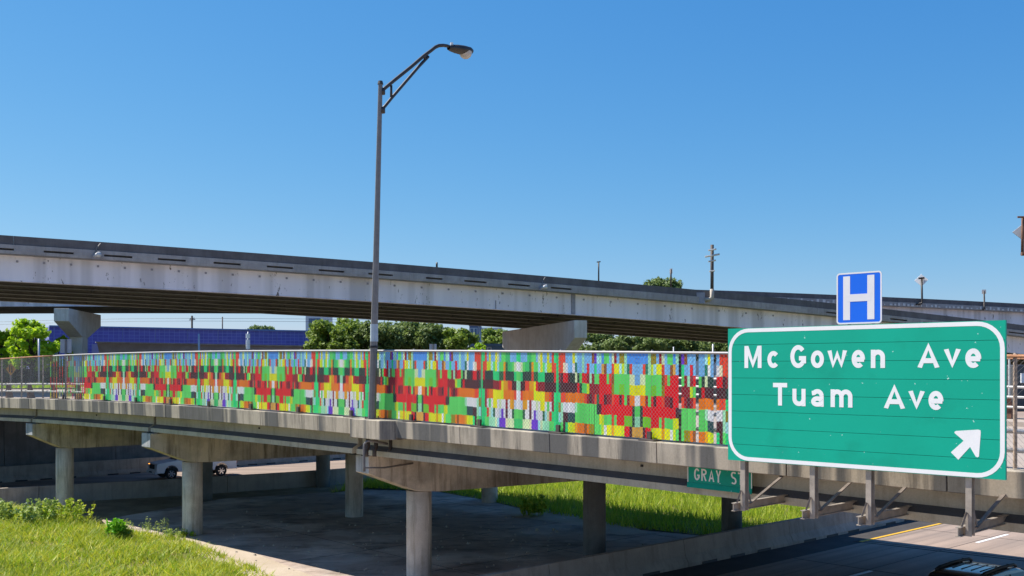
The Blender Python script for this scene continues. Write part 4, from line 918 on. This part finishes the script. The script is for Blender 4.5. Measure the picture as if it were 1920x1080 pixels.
for sx_, up in ((-2.2, 1), (2.2, -1)):
    m = Off(); c = 20+sx_; y0, y1 = (697.5, 688.5) if up > 0 else (687, 696)
    m.mesh([P(c-.9, y0, 69.96), P(c+.9, y0, 69.96), P(c+.9, y1, 69.96), P(c-.9, y1, 69.96)], [(0, 1, 2, 3)]); m.mesh([P(c-2, y1, 69.955), P(c+2, y1, 69.955), P(c, y1-up*4.2, 69.955)], [(0, 1, 2)]); m.build('arrow_mark', M_black, r)
m = Off(); m.tube([P(20, 700, 70.08), P(20, 738, 70.08)], .05, 6); m.build('post', M_galv, r)
r = thing('utility_cabinet', 'dark grey cabinet behind the fence at the right edge', 'cabinet', loc=tuple(P(1915, 770, 36.5)))
m = Off(); p = P(1905, 684, 36.5); q = P(1975, 772, 36.5); m.box(p.x, q.x, 36.5, 37.6, q.z, p.z); m.build('housing', plain('cabinet_grey', (.07, .07, .075), .5), r, bevel=.03)
m = Off(); p = P(1915, 700, 36.4); q = P(1922, 718, 36.4); m.box(p.x, q.x, 36.4, 36.49, q.z, p.z); m.build('notice_label', M_white, r)
m = Off(); p = P(1930, 690, 36.4); q = P(1968, 760, 36.4); m.box(p.x, q.x, 36.44, 36.49, q.z, p.z); m.build('door', plain('cabinet_door', (.09, .09, .095), .5), r)
# mound of low grass along the top of the retaining wall
def grassfield(name, poly, n, h, mat, z, seed, wid=.02, lean=.45, clump=0):
    g = np.random.default_rng(seed); P_ = np.array(poly, float)[:, :2]; lo = P_.min(0); hi = P_.max(0); out = []; tot = 0
    while tot < n:
        q = lo+(hi-lo)*g.random((n*2, 2)); ins = np.zeros(len(q), bool); j = len(P_)-1
        for i in range(len(P_)):
            xi, yi = P_[i]; xj, yj = P_[j]; c = ((yi > q[:, 1]) != (yj > q[:, 1])) & (q[:, 0] < (xj-xi)*(q[:, 1]-yi)/(yj-yi+1e-12)+xi); ins ^= c; j = i
        q = q[ins]
        if clump:
            d = np.sin(q[:, 0]*1.3+2*np.sin(q[:, 1]*.9))*np.sin(q[:, 1]*1.7+1.5*np.sin(q[:, 0]*.7)); q = q[g.random(len(q)) < .55+.45*d*clump]
        out.append(q); tot += len(q)
    q = np.concatenate(out)[:n]; n = len(q); a = g.random(n)*6.283; hh = h*(.4+.9*g.random(n)**1.5); d = np.sin(q[:, 0]*1.1)*np.sin(q[:, 1]*1.4+q[:, 0]*.5); hh *= 1+.35*d
    w_ = wid*(.6+.8*g.random(n)); b0 = np.stack([q[:, 0]-np.cos(a)*w_, q[:, 1]-np.sin(a)*w_, np.full(n, z)], 1); b1 = np.stack([q[:, 0]+np.cos(a)*w_, q[:, 1]+np.sin(a)*w_, np.full(n, z)], 1)
    ln = lean*hh*g.normal(size=n); l2 = lean*hh*g.normal(size=n); tp = np.stack([q[:, 0]+ln, q[:, 1]+l2, z+hh], 1)
    o = quads(name, np.stack([b0, b1, tp], 1).reshape(-1, 3), mat, None, 3); return tag(o, kind='stuff')
gp = [(-34, 43, 0), tuple(PG(0, 951, 0)), tuple(PG(110, 958, 0)), tuple(PG(180, 985, 0)), tuple(PG(260, 1010, 0)), tuple(PG(335, 1024, 0)), tuple(PG(395, 1050, 0)), tuple(PG(470, 1084, 0)), (-9.5, 27, 0), (-30, 24, 0)]
sheet('grass_ground', gp, M_soil, .009)
tag(grassfield('grass', gp, 85000, .29, M_grass, .0, 1, .021, .8, .95), 'sunlit yellow green grass on the bank at the lower left', 'grass')
ge = [tuple(PG(170, 980, 0)), tuple(PG(215, 992, 0)), tuple(PG(350, 1014, 0)), tuple(PG(430, 1046, 0)), tuple(PG(520, 1084, 0)), (-9.5, 27, 0), tuple(PG(440, 1080, 0)), tuple(PG(330, 1030, 0)), tuple(PG(200, 1005, 0))]
tag(grassfield('edge_grass', ge, 5000, .2, M_grass, .0, 5, .016, .7, .8), 'thin straggling grass along the edge of the path', 'grass')
tag(grassfield('straw', gp, 6000, .40, M_straw, .0, 6, .009, .6, .9), 'pale dry seed stalks standing over the green bank grass', 'grass')
gq = [tuple(PG(618, 925, 0)), tuple(PG(690, 916, 0)), tuple(PG(820, 921, 0)), tuple(PG(910, 938, 0)), tuple(PG(1000, 958, 0)), tuple(PG(1080, 972, 0)), tuple(PG(1160, 988, 0)), tuple(PG(1290, 1001, 0)), tuple(V(sv((8.25, 38.6))[0], -21.2, 0)), tuple(V(90, -21.2, 0)), tuple(V(86, -47.5, 0)), (2, 65.8, 0), (-8, 58.5, 0)]
sheet('grass_verge_ground', gq, M_soil, .009)
tag(grassfield('verge_grass', gq, 150000, .42, M_grassd, .0, 2, .02, .35, .4), 'lush green grass between the apron and the barrier beneath the bridge', 'grass')
gs_ = [tuple(V(-70, WV-1, 0)), tuple(V(40, WV-1, 0)), tuple(V(40, WV-6, 0)), tuple(V(-70, WV-6, 0))]
tag(grassfield('roadside_grass', gs_, 14000, .35, M_leafb, SZ, 3, .06, .3), 'bright grass strip on top of the retaining wall', 'grass')
mb = MB(); mb.poly([tuple(V(s_, v, SZ+.006)) for s_, v in ((-90, WV-.8), (60, WV-.8), (60, WV-6.5), (-90, WV-6.5))]); tag(mb.build('roadside_verge', M_soil), kind='structure')

# weeds on the bank
def weed(label, px, py, h, spread, n, mat, seed, leaf=.09, flowers=0, name='weed_clump', group='weeds on the lower left bank'):
    g = random.Random(seed); p = PG(px, py, 0); r = thing(name, label, 'weed', group, loc=tuple(p)); m = MB(); cs = []; rs = []
    for i in range(n):
        a = g.uniform(0, 6.28); q = math.sqrt(g.random())*spread; bx, by = math.cos(a)*q, math.sin(a)*q; hh = h*g.uniform(.6, 1.05); tx, ty = bx*1.3+g.uniform(-.06, .06), by*1.3
        m.tube([(bx, by, 0), ((bx+tx)/2, (by+ty)/2, hh*.55), (tx, ty, hh)], [.008, .006, .003], 4, caps=False)
        for k in range(4): f = .35+.2*k; cs.append((bx+(tx-bx)*f, by+(ty-by)*f, hh*f)); rs.append(.07+.06*g.random())
    m.build('stem', mat, r); quads('foliage', leaves(cs, rs, n*26, leaf, .8, seed), mat, r)
    if flowers:
        f = MB()
        for i in range(flowers): c = g.choice(cs); f.box(c[0]-.02, c[0]+.02, c[1]-.02, c[1]+.02, c[2]+.08, c[2]+.12)
        f.build('flower', M_flower, r)
weed('pale broad leaved weed with whitish tips at the far left of the bank', 62, 985, .95, .75, 26, M_weed, 1, .085, 14)
weed('tall narrow weed at the left edge of the pale one', 13, 982, 1.1, .22, 8, M_weed, 2, .08, 4)
weed('bushy green weed in front of the first column', 128, 982, .95, .8, 26, M_grassd, 3, .07)
weed('bright upright weed with big leaves standing by the path', 214, 1012, .85, .30, 7, leafmat('weed_bright', (.12, .42, .01), (.40, .72, .04)), 4, .11)
weed('dark leafy weed beside the bright upright one', 232, 1012, .45, .25, 8, M_leaf, 5, .07)
weed('low tuft growing at the foot of the column by the path', 325, 1008, .32, .3, 8, M_weed, 6, .05)
weed('small tuft right at the base of the sunlit column', 352, 1006, .2, .3, 6, M_grassd, 7, .05)
for i, (px, h, lab) in enumerate(((232, .5, 'thin seeding stalk beside the dark leafy weed, leftmost along the shadow edge'), (252, .42, 'second thin stalk from the dark leafy weed along the shadow edge'), (270, .5, 'middle one of the five thin stalks along the shadow edge'), (287, .38, 'shortest thin stalk along the shadow edge, fourth from the left'), (305, .62, 'tallest thin stalk leaning over near the foot of the column'))): weed(lab, px, 995+i*2, h, .22, 4, M_weed, 60+i, .03, 0, 'grass_stalk', 'thin stalks along the shadow edge')
weed('dark shrub of tall grass at the edge of the shaded pavement', 1000, 967, .8, .55, 26, M_grassd, 9, .09, 0, 'shrub')

# drain marker post next to the far column
r = thing('marker_post', 'white plastic marker post beside the farthest column of the middle bent', 'post', loc=tuple(PG(927, 942, 0)))
m = Off(); p = PG(927, 942, 0); m.tube([p, p+Vector((0, 0, .95))], .065, 8); m.build('tube', M_white, r)
m = Off(); m.tube([p+Vector((0, 0, .951)), p+Vector((0, 0, 1.0))], [.075, .05], 8); m.build('cap', M_white, r)

g_ = random.Random(5); m = MB()
for i in range(420):
    px = g_.uniform(420, 1330); py = g_.uniform(935, 1075); p = PG(px, py, 0)
    if p.x*.68-p.y*.73 > -21.5: continue
    r_ = g_.uniform(.012, .05)*(2 if g_.random() < .06 else 1); a_ = g_.random()*3; c_, s_ = math.cos(a_)*r_, math.sin(a_)*r_
    m.hexa([(p.x-c_, p.y-s_, .004), (p.x+s_, p.y-c_, .004), (p.x+c_, p.y+s_, .004), (p.x-s_, p.y+c_, .004)], [(p.x-c_*.6, p.y-s_*.6, r_), (p.x+s_*.6, p.y-c_*.6, r_), (p.x+c_*.6, p.y+s_*.6, r_*.8), (p.x-s_*.6, p.y+c_*.6, r_)])
tag(m.build('gravel', M_path), 'loose stones and litter scattered over the shaded apron', 'gravel', kind='stuff')
# ------------------------------------------------------------------ vehicles
def wheel(par, x, y, r, wd, side):
    w0 = bpy.data.objects.new('wheel', None); COL.objects.link(w0); w0.parent = par; w0.location = (x, y, r)
    prof = [(r*.62, -wd/2), (r*.95, -wd/2), (r, -wd*.3), (r, wd*.3), (r*.95, wd/2), (r*.62, wd/2)]; n = 28; m = MB()
    vs = [(math.cos(2*math.pi*k/n)*a, b_, math.sin(2*math.pi*k/n)*a) for k in range(n) for a, b_ in prof]; q = len(prof)
    m.mesh(vs, [(k*q+j, k*q+(j+1) % q, ((k+1) % n)*q+(j+1) % q, ((k+1) % n)*q+j) for k in range(n) for j in range(q)]); m.build('tyre', M_tyre, w0, smooth=True)
    m = MB(); yo = side*wd*.42
    ring = [(r*.66, yo), (r*.56, yo*.8)]; vs = [(math.cos(2*math.pi*k/n)*a, b_, math.sin(2*math.pi*k/n)*a) for k in range(n) for a, b_ in ring]
    m.mesh(vs, [(k*2, k*2+1, ((k+1) % n)*2+1, ((k+1) % n)*2) for k in range(n)])
    for k in range(6):
        a = k*math.pi/3; m.bar((math.cos(a)*r*.08, yo*.9, math.sin(a)*r*.08), (math.cos(a)*r*.6, yo*.9, math.sin(a)*r*.6), r*.2, .03, up=(0, 1, 0))
    m.tube([(0, yo*.7, 0), (0, yo*1.05, 0)], r*.15, 12); m.build('rim', M_chrome, w0)
    m = MB(); m.tube([(0, yo*.2, 0), (0, yo*.35, 0)], r*.62, 20); m.build('brake_disc', M_black, w0)
def body(par, prof, hw, mat, name='body', bev=.06, top=None):
    m = MB(); n = len(prof); tw = top or (lambda z: 1)
    vs = [(x, -hw*tw(z), z) for x, z in prof]+[(x, hw*tw(z), z) for x, z in prof]
    m.mesh(vs, [tuple(range(n)), tuple(range(2*n-1, n-1, -1))]+[(i, n+i, n+(i+1) % n, (i+1) % n) for i in range(n)][:]); o = m.build(name, mat, par, bevel=bev)
    bm = bmesh.new(); bm.from_mesh(o.data); bmesh.ops.recalc_face_normals(bm, faces=bm.faces); bm.to_mesh(o.data); bm.free()
    for p in o.data.polygons: p.use_smooth = True
    o.modifiers.new('n', 'WEIGHTED_NORMAL'); return o
def arch(cx, r, z0, a0=180, a1=0, n=8): return [(cx+r*math.cos(math.radians(a0+(a1-a0)*k/n)), z0+r*math.sin(math.radians(a0+(a1-a0)*k/n))) for k in range(n+1)]
# pick-up truck, +x = front
tk = thing('pickup_truck', 'white pickup truck with lit orange turn signal driving behind the columns', 'pickup truck', loc=(-22.9, 74.6, RZ+.01))
fdir = Vector((-.80, -.60, 0)); tk.rotation_euler = (0, 0, math.atan2(fdir.y, fdir.x)); 
pf = [(2.85, .45), (2.9, .62), (2.88, 1.0), (2.8, 1.12), (1.55, 1.28), (1.4, 1.3), (-2.85, 1.3), (-2.9, 1.2), (-2.9, .55), (-2.8, .5)]+[(-2.25, .5)]+arch(-1.75, .48, .5)+arch(1.85, .48, .5)+[(2.4, .45)]
body(tk, pf, .98, M_truck, top=lambda z: 1 if z < 1.05 else .95)
body(tk, [(1.5, 1.27), (.65, 1.92), (-1.0, 1.95), (-1.25, 1.27)], .86, M_truck, 'cab', .05, lambda z: 1 if z < 1.5 else .86)
for sd in (-1, 1):
    m = MB(); m.mesh([(1.2, sd*.865, 1.33), (.62, sd*.765, 1.83), (-.15, sd*.765, 1.85), (-.15, sd*.865, 1.33)], [(0, 1, 2, 3)]); m.mesh([(-.22, sd*.865, 1.33), (-.22, sd*.765, 1.85), (-.95, sd*.765, 1.84), (-1.1, sd*.865, 1.33)], [(0, 1, 2, 3)]); m.build('side_window', M_glass, tk)
    m = MB(); m.box(2.62, 2.87, sd*.75-.13, sd*.75+.13, .9, 1.05); m.build('headlight', M_orange if sd < 0 else M_lens, tk, bevel=.02)
    m = MB(); m.box(-2.93, -2.88, sd*.85-.07, sd*.85+.07, .85, 1.2); m.build('tail_light', M_red, tk)
    for x in (1.85, -1.75): wheel(tk, x, sd*.86, .40, .27, sd)
    m = MB(); m.box(1.0, 1.15, sd*.98-.02, sd*(.98)+sd*.2 if sd > 0 else sd*.98+.02, 1.35, 1.55) if sd > 0 else m.box(1.0, 1.15, -1.2, -.96, 1.35, 1.55); m.build('mirror', M_black, tk, bevel=.03)
m = MB(); m.mesh([(1.46, -.75, 1.33), (1.46, .75, 1.33), (.72, .66, 1.88), (.72, -.66, 1.88)], [(0, 1, 2, 3)]); m.build('windscreen', M_glass, tk)
m = MB(); m.box(2.86, 2.93, -.5, .5, .72, 1.05); m.build('grille', M_black, tk, bevel=.03)
m = MB(); m.box(2.8, 3.0, -.95, .95, .4, .62); m.build('front_bumper', M_truck, tk, bevel=.05)
m = MB(); m.box(-3.0, -2.85, -.9, .9, .48, .62); m.build('rear_bumper', M_chrome, tk, bevel=.03)
m = MB(); m.box(2.99, 3.01, -.3, .3, .48, .56); m.build('air_intake', M_black, tk)
# SUV, +x = front, we look at its roof from behind
rl = P(1738, 1069, 25.6); ff = Vector((FX, FY, 0)).normalized(); lf = Vector((-ff.y, ff.x, 0)); ctr_ = rl-lf*.62+ff*2.15
sv_ = thing('suv', 'shiny black SUV with roof rails driving away at the bottom right', 'car', loc=(ctr_.x, ctr_.y, -.22)); sv_.rotation_euler = (0, 0, math.atan2(ff.y, ff.x)); rz_ = rl.z+.22
k_ = rz_/1.75
pf = [(2.3, .4), (2.35, .75), (2.2, .95), (1.3, 1.08), (-2.25, 1.1), (-2.3, .9), (-2.32, .45)]+[(-1.85, .4)]+arch(-1.38, .42, .4)+arch(1.42, .42, .4)+[(1.95, .4)]
body(sv_, [(x, z*k_) for x, z in pf], .93, M_suv)
body(sv_, [(1.25, 1.06*k_), (.5, 1.6*k_), (.1, 1.69*k_), (-.6, 1.75*k_), (-1.6, 1.74*k_), (-1.98, 1.69*k_), (-2.22, 1.08*k_)], .86, M_suv, 'cabin', .07, lambda z: 1 if z < 1.3*k_ else .74)
for sd in (-1, 1):
    m = MB(); m.mesh([(x, sd*(.868 if z < 1.3 else .70), z*k_) for x, z in ((1.0, 1.13), (.45, 1.55), (-.45, 1.6), (-.45, 1.13))], [(0, 1, 2, 3)]); m.mesh([(x, sd*(.868 if z < 1.3 else .70), z*k_) for x, z in ((-.52, 1.13), (-.52, 1.6), (-1.5, 1.6), (-1.9, 1.13))], [(0, 1, 2, 3)]); m.build('side_window', M_glass, sv_)
    m = MB(); zr = 1.76*k_
    m.tube([(.25, sd*.56, 1.70*k_), (.1, sd*.56, zr), (-.7, sd*.56, zr+.03), (-1.6, sd*.56, zr+.01), (-1.78, sd*.56, 1.72*k_)], .04, 8)
    for x in (-.3, -1.0): m.bar((x-.06, sd*.56, 1.74*k_), (x+.06, sd*.56, zr+.04), .05, .05)
    m.build('roof_rail', M_black, sv_, smooth=True)
    for x in (1.42, -1.38): wheel(sv_, x, sd*.82, .35, .24, sd)
    m = MB(); m.box(.75, .9, sd*1.0-.12, sd*1.0+.12, 1.08*k_, 1.24*k_); m.build('mirror', M_suv, sv_, bevel=.03)
    m = MB(); m.box(-2.33, -2.22, sd*.75-.12, sd*.75+.12, .8*k_, 1.05*k_); m.build('tail_light', M_red, sv_, bevel=.02)
m = MB()
for y in (-.34, -.12, .12, .34): m.box(-1.35, -.35, y-.011, y+.011, 1.74*k_, 1.757*k_)
m.build('roof_rib', M_black, sv_)
m = MB(); m.mesh([(-2.2, -.7, 1.15*k_), (-2.2, .7, 1.15*k_), (-2.03, .6, 1.62*k_), (-2.03, -.6, 1.62*k_)], [(0, 1, 2, 3)]); m.build('rear_window', M_glass, sv_)
m = MB(); m.mesh([(1.22, -.7, 1.13*k_), (1.22, .7, 1.13*k_), (.56, .6, 1.59*k_), (.56, -.6, 1.59*k_)], [(0, 1, 2, 3)]); m.build('windscreen', M_glass, sv_)
